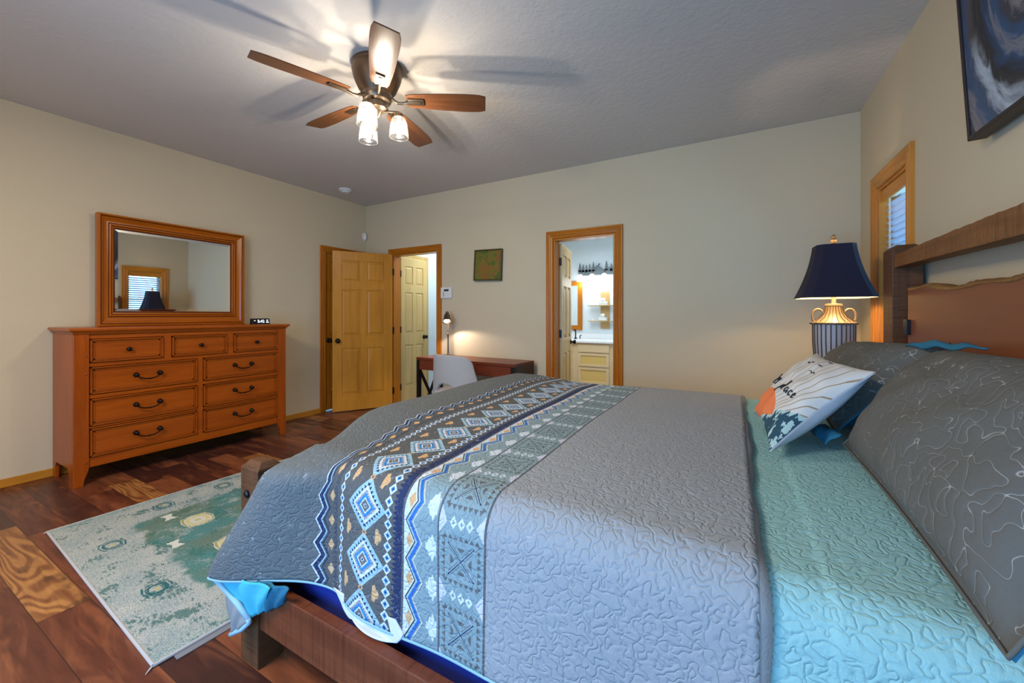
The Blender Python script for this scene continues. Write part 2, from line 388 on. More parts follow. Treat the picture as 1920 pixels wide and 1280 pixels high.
def mk_swirl():
    t = NT('swirl_canvas', .5, .4); X, Y, Z = t.xyz(t.coord())      # local y along wall, z up
    dx = (Y-.34); dz = (Z-.46); r = (dx*dx*1.5 + dz*dz*.6).sqrt()
    n = t.noise(t.vec(Y*3, Z*3, r*9), 1.8, 4, .65, 1.4)
    f = r*2.6 + n*.5
    c = t.ramp(f.fract(), [(0, L(34, 32, 36)), (.18, L(78, 68, 66)), (.38, L(58, 84, 116)), (.52, L(132, 124, 124)), (.62, L(60, 56, 62)), (.8, L(44, 80, 118)), (1, L(40, 36, 40))])
    hl = (r - .36 + (n-.5)*.14).abs(); c = t.mix((1-smooth(hl, 0, .045))*smooth(.36 - Z, .0, .12)*.9, c, L(186, 198, 208)); h2 = (r - .22 + (n-.5)*.1).abs(); c = t.mix((1-smooth(h2, 0, .02))*.6, c, L(150, 140, 132))
    t.bump(n, .4, .004); return t.color(c)
M['swirl'] = mk_swirl()
def mk_green():
    t = NT('green_rust_canvas', .5, .3); v = t.coord()
    n = t.noise(v, 7, 4, .65, 1); c = t.ramp(n, [(.3, L(52, 70, 26)), (.45, L(108, 112, 40)), (.55, L(140, 96, 40)), (.7, L(150, 66, 34)), (.8, L(120, 128, 60))])
    c = t.mix(smooth(t.noise(v, 16, 3), .55, .7)*.6, c, L(56, 84, 40)); return t.color(c)
M['green'] = mk_green()
def mk_siding():
    t = NT('lavender_brown_siding', .8); X, Y, Z = t.xyz(t.coord()); k = Z.per(.14).abs()
    return t.color(t.mix(k > .062, L(206, 190, 214), L(120, 100, 126)))
M['siding'] = mk_siding()

# ---------------------------------------------------------------- geometry helpers
class MB:
    def __init__(s): s.v = []; s.f = []; s.uv = {}; s.mi = []
    def add(s, vs, fs, uvs=None, Mx=None, mi=0):
        o = len(s.v)
        s.v += [tuple(Mx @ Vector(p)) if Mx else tuple(p) for p in vs]
        for i, f in enumerate(fs):
            if uvs: s.uv[len(s.f)] = [uvs[j] for j in f]
            s.f.append(tuple(o+j for j in f)); s.mi.append(mi)
        return s
    def box(s, x0, x1, y0, y1, z0, z1, Mx=None, mi=0):
        return s.add([(x0,y0,z0),(x1,y0,z0),(x1,y1,z0),(x0,y1,z0),(x0,y0,z1),(x1,y0,z1),(x1,y1,z1),(x0,y1,z1)],
                     [(0,3,2,1),(4,5,6,7),(0,1,5,4),(1,2,6,5),(2,3,7,6),(3,0,4,7)], None, Mx, mi)
    def frustum(s, a, b, Mx=None):      # a,b: lists of 4 points
        return s.add(list(a)+list(b), [(0,3,2,1),(4,5,6,7),(0,1,5,4),(1,2,6,5),(2,3,7,6),(3,0,4,7)], None, Mx)
    def prism(s, poly, fn, a, b, mi=0):       # fn(u,v,w)->xyz
        n = len(poly); vs = [fn(u, v, a) for u, v in poly] + [fn(u, v, b) for u, v in poly]
        return s.add(vs, [tuple(range(n))[::-1], tuple(range(n, 2*n))] + [(i, (i+1) % n, n+(i+1) % n, n+i) for i in range(n)], None, None, mi)
    def tube(s, pts, r, n=8, closed=False, cap=True):
        pts = [Vector(p) for p in pts]; m = len(pts); vs = []; rr = r if isinstance(r, (list, tuple)) else [r]*m
        up = None
        for i, p in enumerate(pts):
            a = pts[(i-1) % m] if (closed or i) else p; b = pts[(i+1) % m] if (closed or i < m-1) else p
            d = (b-a).normalized()
            if up is None: up = d.orthogonal().normalized()
            up = (up - d*up.dot(d)).normalized(); sd = d.cross(up)
            for k in range(n):
                t = 2*pi*k/n; vs.append(p + (up*cos(t) + sd*sin(t))*rr[i])
        fs = [(i*n+k, i*n+(k+1) % n, ((i+1) % m)*n+(k+1) % n, ((i+1) % m)*n+k) for i in range(m if closed else m-1) for k in range(n)]
        if cap and not closed: fs += [tuple(range(n))[::-1], tuple(range((m-1)*n, m*n))]
        return s.add(vs, fs)
    def lathe(s, prof, n=24, Mx=None, cap=True):
        vs = [(r*cos(2*pi*k/n), r*sin(2*pi*k/n), z) for r, z in prof for k in range(n)]; m = len(prof)
        fs = [(i*n+k, i*n+(k+1) % n, (i+1)*n+(k+1) % n, (i+1)*n+k) for i in range(m-1) for k in range(n)]
        if cap: fs += [tuple(range(n))[::-1], tuple(range((m-1)*n, m*n))]
        return s.add(vs, fs, None, Mx)
    def loft(s, rings, closed=True, cap=True):
        n = len(rings[0]); vs = [p for r in rings for p in r]; m = len(rings); kk = n if closed else n-1
        fs = [(i*n+k, i*n+(k+1) % n, (i+1)*n+(k+1) % n, (i+1)*n+k) for i in range(m-1) for k in range(kk)]
        if cap: fs += [tuple(range(n))[::-1], tuple(range((m-1)*n, m*n))]
        return s.add(vs, fs)
    def grid(s, fn, nu, nv, uvf=None, skip=None, mi=0):
        vs = []; uvs = []
        for j in range(nv+1):
            for i in range(nu+1):
                a, b = i/nu, j/nv; vs.append(fn(a, b)); uvs.append(uvf(a, b) if uvf else (a, b))
        fs = [(j*(nu+1)+i, j*(nu+1)+i+1, (j+1)*(nu+1)+i+1, (j+1)*(nu+1)+i) for j in range(nv) for i in range(nu)
              if not (skip and skip((i+.5)/nu, (j+.5)/nv))]
        return s.add(vs, fs, uvs, None, mi)
    def build(s, name, mat, parent=None, loc=None, rot=None, smooth=False, bevel=0, solid=0, sub=0, seg=2):
        me = bpy.data.meshes.new(name); me.from_pydata(s.v, [], s.f)
        if s.uv:
            ul = me.uv_layers.new(name='UVMap')
            for p in me.polygons:
                u = s.uv.get(p.index)
                if u:
                    for li, c in zip(p.loop_indices, u): ul.data[li].uv = c
        mats = mat if isinstance(mat, list) else [mat]
        for m in mats: me.materials.append(m)
        for p in me.polygons: p.material_index = min(s.mi[p.index], len(mats)-1); p.use_smooth = bool(smooth)
        me.validate(); me.update()
        o = bpy.data.objects.new(name, me); COL.objects.link(o)
        if loc: o.location = loc
        if rot: o.rotation_euler = rot
        if parent: o.parent = parent
        if solid: m = o.modifiers.new('solid', 'SOLIDIFY'); m.thickness = solid; m.offset = 0
        if bevel: m = o.modifiers.new('bevel', 'BEVEL'); m.width = bevel; m.segments = seg; m.limit_method = 'ANGLE'; m.angle_limit = R(40)
        if sub: m = o.modifiers.new('sub', 'SUBSURF'); m.levels = sub; m.render_levels = sub
        if smooth == 'auto' or smooth == 2:
            for e in me.edges: pass
            me.set_sharp_from_angle(angle=R(38))
        return o
def tag(o, label, cat, group=None):
    o['label'] = label; o['category'] = cat
    if group: o['group'] = group
    return o
def thing(name, label, cat, loc, rz=0, group=None):
    o = bpy.data.objects.new(name, None); COL.objects.link(o); o.location = loc; o.rotation_euler = (0, 0, rz)
    o.empty_display_size = .05; return tag(o, label, cat, group)
def struct(o, label, cat='structure'):
    o['kind'] = 'structure'; o['label'] = label; o['category'] = cat; return o
def T(x, y, z): return Matrix.Translation((x, y, z))
def RX(a): return Matrix.Rotation(a, 4, 'X')
def RY(a): return Matrix.Rotation(a, 4, 'Y')
def RZ(a): return Matrix.Rotation(a, 4, 'Z')
def copy_tree(o, parent=None):
    c = o.copy(); COL.objects.link(c); c.parent = parent
    for ch in list(o.children): copy_tree(ch, c)
    return c
bpy.context.view_layer.update()
def text_mesh(name, s, size, mat, parent, Mx, ext=.0008):
    cu = bpy.data.curves.new(name, 'FONT'); cu.body = s; cu.size = size; cu.extrude = ext; cu.align_x = 'CENTER'; cu.align_y = 'CENTER'
    o = bpy.data.objects.new(name, cu); COL.objects.link(o)
    me = bpy.data.meshes.new_from_object(o.evaluated_get(bpy.context.evaluated_depsgraph_get()))
    bpy.data.objects.remove(o); bpy.data.curves.remove(cu)
    me.transform(Mx); me.materials.clear(); me.materials.append(mat)
    q = bpy.data.objects.new(name, me); COL.objects.link(q); q.parent = parent; return q

# ================================================================ ROOM
b = MB(); b.box(XA-.3, XC+.15, YD-.15, YB+.12, -.1, 0); struct(b.build('floor', M['floor']), 'reddish brown wood plank floor of the bedroom', 'floor')
b = MB(); b.box(XA-.15, XC+.15, YD-.15, YB, CEIL, CEIL+.1); struct(b.build('ceiling', M['ceil']), 'pale grey textured bedroom ceiling', 'ceiling')
def wallholes(ax, pos, thick, a0, a1, holes, z1=CEIL):   # holes (h0,h1,z0,z1)
    b = MB(); hs = sorted(holes); cur = a0
    def bx(p, q, z0, zz):
        if q-p < 1e-4 or zz-z0 < 1e-4: return
        lo, hi = min(pos, pos+thick), max(pos, pos+thick)
        b.box(lo, hi, p, q, z0, zz) if ax == 'X' else b.box(p, q, lo, hi, z0, zz)
    for h0, h1, z0, zz in hs:
        bx(cur, h0, 0, z1); bx(h0, h1, 0, z0); bx(h0, h1, zz, z1); cur = h1
    bx(cur, a1, 0, z1); return b
ENT = (-4.0, -3.235, 0, 2.04); BTH = (-1.665, -1.015, 0, 2.03); CLO = (3.235, 3.80, 0, 2.035)
WIN = (2.94, 3.46, 1.0, 2.05); BWN = (-2.1, .3, .2, 1.9)
struct(wallholes('X', XA, -.15, YD-.15, YB+.12, [CLO]).build('wall_left', M['wall']), 'beige wall behind the dresser', 'wall')
struct(wallholes('X', XC, .15, YD-.15, YB+.12, [WIN]).build('wall_right', M['wall']), 'beige wall behind the headboard', 'wall')
struct(wallholes('Y', YB, .12, XA, XC, [ENT, BTH]).build('wall_back', M['wall']), 'beige wall with the two doorways', 'wall')
struct(wallholes('Y', YD, -.15, XA, XC, [BWN]).build('wall_front', M['wall']), 'beige wall behind the camera', 'wall')
def baseboard(name, x0, x1, y0, y1, mat, lab):
    b = MB(); b.box(x0, x1, y0, y1, 0, .062); struct(b.build(name, mat, bevel=.004), lab, 'baseboard')
baseboard('baseboard_left', XA, XA+.013, YD, 3.165, M['pineY'], 'low honey pine baseboard along the dresser wall')
baseboard('baseboard_back', -3.17, -1.74, YB-.013, YB, M['pineX'], 'low pine baseboard behind the desk')
baseboard('baseboard_rear', -.96, XC, YB-.013, YB, M['pineX'], 'low pine baseboard right of the bathroom doorway')
baseboard('baseboard_right', XC-.013, XC, YD, YB-.013, M['pineY'], 'low pine baseboard under the headboard wall')
# casings: profiled in steps
def casing(name, lab, ax, pos, d, h0, h1, top, w=.075, bottom=None, mats=None, wd=.12):
    prof = [(0, 0), (0, .010), (.03, .013), (.09, .010), (.14, .009), (.36, .013), (.42, .018), (.50, .019), (.55, .014), (.62, .013), (.80, .019), (.86, .021), (.96, .021), (1, .018), (1, 0)]
    def P(a, z, t): return (a, pos+d*t, z) if ax == 'Y' else (pos+d*t, a, z)
    zb = bottom if bottom is not None else 0
    def leg(inner, s, z0f, mat, nm, par):
        rings = [[P(inner+s*w*f, z0f(f), t) for f, t in prof], [P(inner+s*w*f, top+w*f, t) for f, t in prof]]
        return MB().loft(rings).build(nm, mat, parent=par)
    z0f = (lambda f: zb-w*f) if bottom is not None else (lambda f: 0)
    b = MB()
    jl, jh = sorted((pos+d*.0, pos-d*wd)); jt = .018
    b.loft([[P(h0-w*f, z0f(f), t) for f, t in prof], [P(h0-w*f, top+w*f, t) for f, t in prof]])
    o = struct(b.build(name, mats[0]), lab, 'door trim' if bottom is None else 'window trim')
    leg(h1, 1, z0f, mats[0], 'side_casing', o)
    MB().loft([[P(h0-w*f, top+w*f, t) for f, t in prof], [P(h1+w*f, top+w*f, t) for f, t in prof]]).build('head_casing', mats[1], parent=o)
    if bottom is not None: MB().loft([[P(h0-w*f, zb-w*f, t) for f, t in prof], [P(h1+w*f, zb-w*f, t) for f, t in prof]]).build('sill_casing', mats[1], parent=o)
    def jb(a, c, z0, z1, m):
        bb = MB(); bb.box(a, c, jl, jh, z0, z1) if ax == 'Y' else bb.box(jl, jh, a, c, z0, z1); bb.build('jamb', m, parent=o, bevel=.002)
    jb(h0, h0+jt, zb, top, mats[0]); jb(h1-jt, h1, zb, top, mats[0]); jb(h0+jt, h1-jt, top-jt, top, mats[1])
    if bottom is not None: jb(h0+jt, h1-jt, zb, zb+jt, mats[1])
    return o
casing('trim_1', 'brown wood casing around the entry doorway beside the desk', 'Y', YB, -1, ENT[0]+.0, ENT[1], 2.035, .07, None, (M['caseZ'], M['caseX']))
casing('trim_2', 'brown wood casing around the bright bathroom doorway', 'Y', YB, -1, BTH[0], BTH[1], 2.025, .078, None, (M['caseZ'], M['caseX']))
casing('trim_3', 'wood casing of the closet door in the dresser wall corner', 'X', XA, 1, CLO[0], CLO[1], 2.03, .07, None, (M['caseZ'], M['caseY']), .1)
casing('trim_4', 'honey pine casing around the window beside the headboard', 'X', XC, -1, WIN[0], WIN[1], 2.05, .088, WIN[2], (M['knotty'], M['pineY']), .14)
# ---- six panel door: local x 0..W from hinge, y thickness centred, z up
def door_leaf(name, Wd, Hh, mat, th=.035, rails=None, lab='', knobs=True, hinges=True, loc=(0, 0, 0), rz=0, z0=.012, hside=1, knobz=.90, hook=False):
    b = MB(); st = .105*Wd/.7; mid = .085*Wd/.7
    b.box(0, st, -th/2, th/2, z0, Hh); b.box(Wd-st, Wd, -th/2, th/2, z0, Hh)
    cx = Wd/2
    zs = [(z0, .22), (.80, .97), (1.545, 1.655), (Hh-.115, Hh)]
    for a, c in zs: b.box(st, Wd-st, -th/2, th/2, a, c)
    for (a, c) in zip(zs[:-1], zs[1:]):
        b.box(cx-mid/2, cx+mid/2, -th/2, th/2, a[1], c[0])
        for xa, xb in ((st, cx-mid/2), (cx+mid/2, Wd-st)):
            b.box(xa, xb, -th*.2, th*.2, a[1], c[0])
            for s in (-1, 1):
                e = .012; f = .032; y1 = s*th*.2; y2 = s*th*.44
                p = [(xa+e, y1, a[1]+e), (xb-e, y1, a[1]+e), (xb-e, y1, c[0]-e), (xa+e, y1, c[0]-e)]
                q = [(xa+f, y2, a[1]+f), (xb-f, y2, a[1]+f), (xb-f, y2, c[0]-f), (xa+f, y2, c[0]-f)]
                b.add(p+q, [(4, 5, 6, 7) if s < 0 else (7, 6, 5, 4), (0, 1, 5, 4), (1, 2, 6, 5), (2, 3, 7, 6), (3, 0, 4, 7)])
    o = struct(b.build(name, mat, loc=loc, rot=(0, 0, rz), bevel=.0018), lab, 'door')
    if knobs:
        for s in knobs if isinstance(knobs, tuple) else (-1, 1):
            k = MB(); k.lathe([(.0, 0), (.031, .0), (.031, .004), (.022, .009), (.011, .012), (.010, .03), (.020, .036), (.027, .046), (.027, .054), (.020, .062), (.006, .066), (0, .066)], 20, T(Wd-.062, s*th/2, knobz) @ RX(-s*pi/2), cap=False)
            k.build('door_knob', M['bronze'], o, smooth=True)
        k = MB(); k.box(Wd-.0005, Wd+.002, -.012, .012, knobz-.028, knobz+.028); k.build('latch_plate', M['nickel'], o)
    if hinges:
        for hz in (.22, 1.02, 1.80):
            k = MB(); k.tube([(-.006, hside*(th/2+.004), hz-.045), (-.006, hside*(th/2+.004), hz+.045)], .0065, 10)
            k.box(-.002, .0, -th*.4, th*.45, hz-.043, hz+.043); k.box(-.022, -.004, hside*(th/2+.002)-.002, hside*(th/2+.002)+.002, hz-.043, hz+.043)
            k.build('hinge', M['bronze'], o)
    if hook:
        k = MB(); k.tube([(Wd*.3, hside*th/2, 1.75), (Wd*.3, hside*(th/2+.05), 1.74), (Wd*.3, hside*(th/2+.06), 1.79)], .006, 8); k.build('robe_hook', M['bronze'], o)
    return o
# entry door, swung into the room: hinge at the left jamb
a1 = atan2(3.238-3.862, -4.389+3.995)
door_leaf('door_1', .732, 2.03, M['pineZ'], lab='honey pine six panel door standing open into the corner', loc=(-3.99, 3.858, 0), rz=a1, hside=1)
door_leaf('door_2', .565, 2.022, M['caseZ'], lab='dark closet door shut behind the open pine door', loc=(XA-.035, CLO[1], 0), rz=-pi/2, hinges=False, knobs=(1,))
# hall beyond the entry
HX0, HX1, HY1 = -4.10, -3.0, 5.6
b = MB(); b.box(HX0-.1, HX1+.1, YB+.12, HY1+.1, -.1, 0); struct(b.build('floor_hall', M['hallfloor']), 'pale plank floor of the hallway', 'floor')
b = MB(); b.box(ENT[0], ENT[1], YB-.005, YB+.12, 0, .006); struct(b.build('threshold', M['nickeld']), 'thin floor strip in the entry doorway', 'threshold')
struct(MB().box(HX0-.1, HX0, YB+.12, HY1, 0, 2.45).build('wall_hall_left', M['bwall']), 'pale hallway wall holding the closed pale door', 'wall')
struct(MB().box(HX1, HX1+.06, YB+.12, HY1, 0, 2.45).build('wall_hall_right', M['bwall']), 'pale hallway wall seen right of the pale door', 'wall')
struct(MB().box(HX0, HX1, HY1, HY1+.1, 0, 2.45).build('wall_hall_back', M['bwall']), 'pale blue end wall of the hallway', 'wall')
struct(MB().box(HX0-.1, HX1+.1, YB+.12, HY1+.1, 2.45, 2.5).build('ceiling_hall', M['bwall']), 'pale hallway ceiling', 'ceiling')
door_leaf('door_3', .53, 2.03, M['palepine'], lab='pale pine six panel door closed in the hallway', loc=(HX0+.030, 4.085, 0), rz=pi/2, hside=-1, knobs=(-1,))
casing('trim_5', 'pale pine casing around the hallway door', 'X', HX0, 1, 4.078, 4.622, 2.036, .062, None, (M['palepine'], M['palepine']), -.03)
# bathroom shell
BX0, BX1, BY1 = -2.93, -.75, 6.86
b = MB(); b.box(BX0-.0, BX1+.1, YB+.12, BY1+.1, -.1, 0); struct(b.build('floor_bath', M['hallfloor']), 'pale bathroom floor', 'floor')
struct(MB().box(BX0-.01, BX0, YB+.12, BY1, 0, 2.6).build('wall_bath_left', M['bwall']), 'pale blue left wall of the bathroom', 'wall')
struct(MB().box(BX1, BX1+.1, YB+.12, BY1, 0, 2.6).build('wall_bath_right', M['bwall']), 'pale blue right wall of the bathroom', 'wall')
struct(MB().box(BX0-.0, BX1+.1, BY1, BY1+.1, 0, 2.6).build('wall_bath_back', M['bwall']), 'pale blue bathroom wall above the vanity', 'wall')
struct(MB().box(BX0-.0, BX1+.1, YB+.12, BY1+.1, 2.6, 2.65).build('ceiling_bath', M['bwall']), 'pale bathroom ceiling', 'ceiling')
door_leaf('door_4', .60, 2.0, M['palepine'], lab='bathroom door opened inward showing its edge and dark knob', loc=(-1.640, 4.012, 0), rz=R(101), hside=1, hook=True)

# window 1 with blind
wY0, wY1, wZ0, wZ1 = WIN[0]+.018, WIN[1]-.018, WIN[2]+.018, WIN[3]-.018
b = MB()
for p in ((wY0, wY0+.035, wZ0, wZ1), (wY1-.035, wY1, wZ0, wZ1), (wY0, wY1, wZ0, wZ0+.035), (wY0, wY1, wZ1-.035, wZ1), (wY0, wY1, (wZ0+wZ1)/2-.015, (wZ0+wZ1)/2+.015)):
    b.box(XC+.10, XC+.135, p[0], p[1], p[2], p[3])
w1 = struct(b.build('window_1', M['white'], bevel=.002), 'small window beside the headboard', 'window')
b = MB(); b.box(XC+.115, XC+.119, wY0+.03, wY1-.03, wZ0+.03, wZ1-.03); b.build('pane', M['pane'], w1)
bl = thing('window_blind', 'white slatted blind with pine valance hanging in the headboard wall window', 'blind', (XC+.055, (wY0+wY1)/2, wZ0))
hw = (wY1-wY0)/2-.004; hh = wZ1-wZ0
b = MB()
for i in range(23):
    z = .03 + i*(hh-.14)/22; b.box(-.024, .024, -hw, hw, -.0014, .0014, T(0, 0, z) @ RY(R(28)))
b.build('slats', M['slat'], bl)
MB().box(-.046, -.030, -hw, hw, hh-.078, hh-.002).build('valance', M['pineY'], bl, bevel=.002)
b = MB(); b.box(-.028, .028, -hw, hw, hh-.05, hh-.004); b.build('headrail', M['white'], bl)
b = MB()
for y in (-hw+.08, hw-.08, hw-.10): b.tube([(-.027, y, .02), (-.027, y, hh-.06)], .0014, 6)
b.build('cords', M['white'], bl)
MB().box(-.025, .025, -hw, hw, .002, .018).build('bottom_rail', M['white'], bl, bevel=.002)
# wide window behind the camera
b = MB()
for x in (BWN[0], -.93, BWN[1]-.06): b.box(x, x+.06, YD-.10, YD-.04, BWN[2], BWN[3])
b.box(BWN[0], BWN[1], YD-.10, YD-.04, BWN[2], BWN[2]+.06); b.box(BWN[0], BWN[1], YD-.10, YD-.04, BWN[3]-.06, BWN[3])
w2 = struct(b.build('window_2', M['pineX']), 'wide window behind the camera', 'window')
MB().box(BWN[0]+.03, BWN[1]-.03, YD-.075, YD-.07, BWN[2]+.03, BWN[3]-.03).build('pane', M['pane'], w2)
o = MB().box(3.2, 3.3, 3.5, 9, -1, 4).build('neighbour_wall', M['siding']); tag(o, 'lavender sided wall outside seen through the blind', 'wall'); o['kind'] = 'structure'
# ================================================================ DRESSER (local: x depth 0 = back at wall, +x to room; y along wall; z up)
DX, DY = XA+.02, .93
dr = thing('dresser', 'wide reddish wooden dresser with nine drawers against the wall', 'dresser', (DX, DY, 0))
DW, DD = 1.515, .46
b = MB()
b.box(0, DD-.02, 0, .022, .0, 1.085); b.box(0, DD-.02, DW-.022, DW, .0, 1.085)       # sides
b.v = []; b.f = []; b.uv = {}; b.mi = []
for y0 in (0, DW-.022):
    poly = [(0, 0), (.055, 0), (.062, .09), (.085, .125), (.34, .125), (.365, .09), (.372, 0), (DD-.02, 0), (DD-.02, 1.085), (0, 1.085)]
    b.prism(poly, lambda u, v, w: (u, w, v), y0, y0+.022)
b.box(0, .012, .022, DW-.022, .13, 1.085); b.box(.012, DD-.06, .022, DW-.022, .13, .15)
b.build('body', M['drZ'], dr, bevel=.003)
for y0, sg in ((0, 1), (DW, -1)):
    w = .082; poly = [(0, 0), (.052, 0), (.058, .05), (.072, .085), (w, .125), (w, 1.085), (0, 1.085)]
    if sg < 0: poly = [(-u, v) for u, v in poly][::-1]
    c = MB(); c.prism(poly, lambda u, v, q: (q, y0+u, v), DD-.022, DD)
    c.build('front_post', M['drZ'], dr, bevel=.004)
    for z in (.165, .80, .93):
        c = MB().box(DD-.001, DD+.004, y0+sg*.062-.008, y0+sg*.062+.008, z-.008, z+.008).build('peg', M['drZ'], dr, bevel=.002)
b = MB(); rails = [(.125, .195), (.402, .418), (.618, .648), (.848, .876), (1.05, 1.085)]
for z0, z1 in rails: b.box(DD-.045, DD-.010, .082, DW-.082, z0, z1)
b.box(DD-.045, DD-.0105, .742, .785, .15, .86)
for y in (.51, .975): b.box(DD-.045, DD-.0105, y, y+.052, .86, 1.06)
b.build('face_frame', M['drY'], dr, bevel=.002)
b = MB()
prof = [(0, 1.130), (DD+.026, 1.130), (DD+.033, 1.124), (DD+.033, 1.117), (DD+.024, 1.112), (DD+.020, 1.104), (DD+.010, 1.098), (DD+.008, 1.085), (0, 1.085)]
b.box(0, DD+.008, -.004, DW+.004, 1.085, 1.1); b.box(0, DD+.020, -.014, DW+.014, 1.098, 1.110); b.box(0, DD+.030, -.026, DW+.026, 1.108, 1.130)
b.build('top', M['drY'], dr, bevel=.005, seg=3)
def drawer(y0, y1, z0, z1, pull):
    y0 += .005; y1 -= .005; z0 += .004; z1 -= .004
    b = MB(); x = DD-.018; fr = .026
    b.box(x-.02, x+.003, y0+fr, y1-fr, z0+fr, z1-fr); b.box(x-.02, x+.009, y0+.0074, y1-.0074, z0+.0074, z0+.0101); b.box(x-.02, x+.009, y0+.0074, y1-.0074, z1-.0101, z1-.0074)
    for k, (e, d) in enumerate(((0, .020), (.010, .013), (.018, .007))):
        e2 = [.0075, .0155, .0275][k]
        b.box(x-.02, x+d, y0+e, y1-e, z0+e, z0+e2); b.box(x-.02, x+d, y0+e, y1-e, z1-e2, z1-e)
        b.box(x-.02, x+d, y0+e, y0+e2, z0+e, z1-e); b.box(x-.02, x+d, y1-e2, y1-e, z0+e, z1-e)
    for p in ((y0+.0075, y1-.0075, z0+.0075, z0+.0102), (y0+.0075, y1-.0075, z1-.0102, z1-.0075), (y0+.0075, y0+.0102, z0+.0075, z1-.0075), (y1-.0102, y1-.0075, z0+.0075, z1-.0075),
              (y0+fr-.001, y1-fr+.001, z0+.0272, z0+.0292), (y0+fr-.001, y1-fr+.001, z1-.0292, z1-.0272)):
        b.box(x-.01, x+(.0095 if p[2] < z0+.012 or p[3] > z1-.012 or p[1]-p[0] < .01 else .0036), *p, mi=1)  # dark strips stand in for shade in the drawer front grooves
    o = b.build('drawer', [M['drY'], M['groove_shade']], dr, bevel=.0006)
    cy, cz = (y0+y1)/2, (z0+z1)/2; c = MB(); xs = x+.006
    if pull == 'knob':
        c.lathe([(0, 0), (.012, 0), (.012, .003), (.006, .006), (.006, .012), (.013, .017), (.017, .023), (.014, .029), (.005, .032), (0, .032)], 16, T(xs, cy, cz) @ RY(pi/2), cap=False)
        c.build('knob', M['bronze'], o, smooth=True)
    else:
        for s in (-1, 1):
            c.lathe([(0, 0), (.016, 0), (.018, .004), (.012, .010), (.007, .014), (.007, .022), (.014, .026), (.014, .032), (0, .035)], 14, T(xs, cy+s*.073, cz+.012) @ RY(pi/2), cap=False)
        pts = []; rr = []
        for i in range(25):
            t = i/24*2-1; pts.append((xs+.026+.006*(1-t*t), cy+t*.076, cz+.010-.034*(1-t*t)**.6)); rr.append(.0042+.0030*math.exp(-(t/.12)**2)+.0018*math.exp(-((abs(t)-.35)/.06)**2))
        c.tube(pts, rr, 8); c.build('bail_handle', M['bronze'], o, smooth=True)
Z0 = {'a1': (.648, .848), 'a2': (.418, .618), 'a3': (.195, .402)}
for y0, y1 in ((.082, .51), (.562, .975), (1.027, DW-.082)): drawer(y0, y1, .876, 1.05, 'knob')
for k in ('a1', 'a2', 'a3'):
    drawer(.082, .742, *Z0[k], 'bail'); drawer(.785, DW-.082, *Z0[k], 'bail')

# ---- mirror standing on the dresser
my0, my1, mz0, mz1 = 1.155, 2.243, 1.130, 2.045
mr = thing('dresser_mirror', 'large rectangular mirror in a moulded wood frame standing on the dresser', 'mirror', (XA+.035, (my0+my1)/2, mz0))
hw, hh = (my1-my0)/2, mz1-mz0; fw = .115
def frame_side(p0, p1, q0, q1, mat, name='frame'):
    # profile from outer (0) to inner (1): (fraction, height)
    pr = [(0, 0), (0, .056), (.03, .064), (.12, .066), (.15, .060), (.155, .050), (.20, .052), (.25, .050), (.36, .040), (.5, .034), (.58, .034), (.60, .026), (.63, .026), (.65, .034), (.74, .035), (.76, .028), (.765, .022), (.80, .026), (.88, .024), (.90, .016), (.98, .015), (1, .010), (1, 0)]
    b = MB(); rings = []
    for o, i in ((p0, q0), (p1, q1)):
        rings.append([(h, o[0]+(i[0]-o[0])*f, o[1]+(i[1]-o[1])*f) for f, h in pr])
    b.loft(rings); nn = len(pr)
    for k in range(len(b.f)-2): 
        if k % nn in (5, 11, 16, 19): b.mi[k] = 1  # groove faces coloured dark to deepen the frame's shading
    return b.build(name, [mat, M['groove_shade']], mr, smooth=False)
O = [(-hw, 0), (hw, 0), (hw, hh), (-hw, hh)]; I = [(-hw+fw, fw+.012), (hw-fw, fw+.012), (hw-fw, hh-fw), (-hw+fw, hh-fw)]
for k in range(4): frame_side(O[k], O[(k+1) % 4], I[k], I[(k+1) % 4], M['mirY'] if k % 2 == 0 else M['mirZ'])
b = MB(); e = .022; i0, i1, j0, j1 = -hw+fw-.004, hw-fw+.004, fw+.008, hh-fw+.004
q = [(.012, i0, j0), (.012, i1, j0), (.012, i1, j1), (.012, i0, j1)]; p = [(.0135, i0+e, j0+e), (.0135, i1-e, j0+e), (.0135, i1-e, j1-e), (.0135, i0+e, j1-e)]
b.add(q+p, [(4, 5, 6, 7), (0, 1, 5, 4), (1, 2, 6, 5), (2, 3, 7, 6), (3, 0, 4, 7)]); b.build('mirror_glass', M['mirror'], mr)
MB().box(-.006, .008, -hw+.02, hw-.02, .02, hh-.02).build('backing', M['mirZ'], mr)
# ---- alarm clock
ck = thing('alarm_clock', 'small black digital alarm clock showing 5:42 beside the mirror', 'clock', (-4.22, 2.285, 1.130), 0)
b = MB(); b.prism([(-.03, 0), (.032, 0), (.022, .058), (-.022, .058)], lambda u, v, w: (u, w, v), -.085, .085); b.build('body', M['blackp'], ck, bevel=.004)
Mt = T(.0285, 0, .029) @ RY(-R(9.7)) @ RZ(pi/2) @ RX(pi/2)
text_mesh('digits', '5:42', .040, M['digits'], ck, T(.0, -.005, 0) @ Mt)
text_mesh('side_digits', '72°', .016, M['digits'], ck, T(-.0022, .058, .009) @ Mt); text_mesh('side_digits', '28%', .016, M['digits'], ck, T(.001, .058, -.009) @ Mt)
text_mesh('side_digits', 'PM', .011, M['digits'], ck, T(-.0015, -.064, .007) @ Mt)

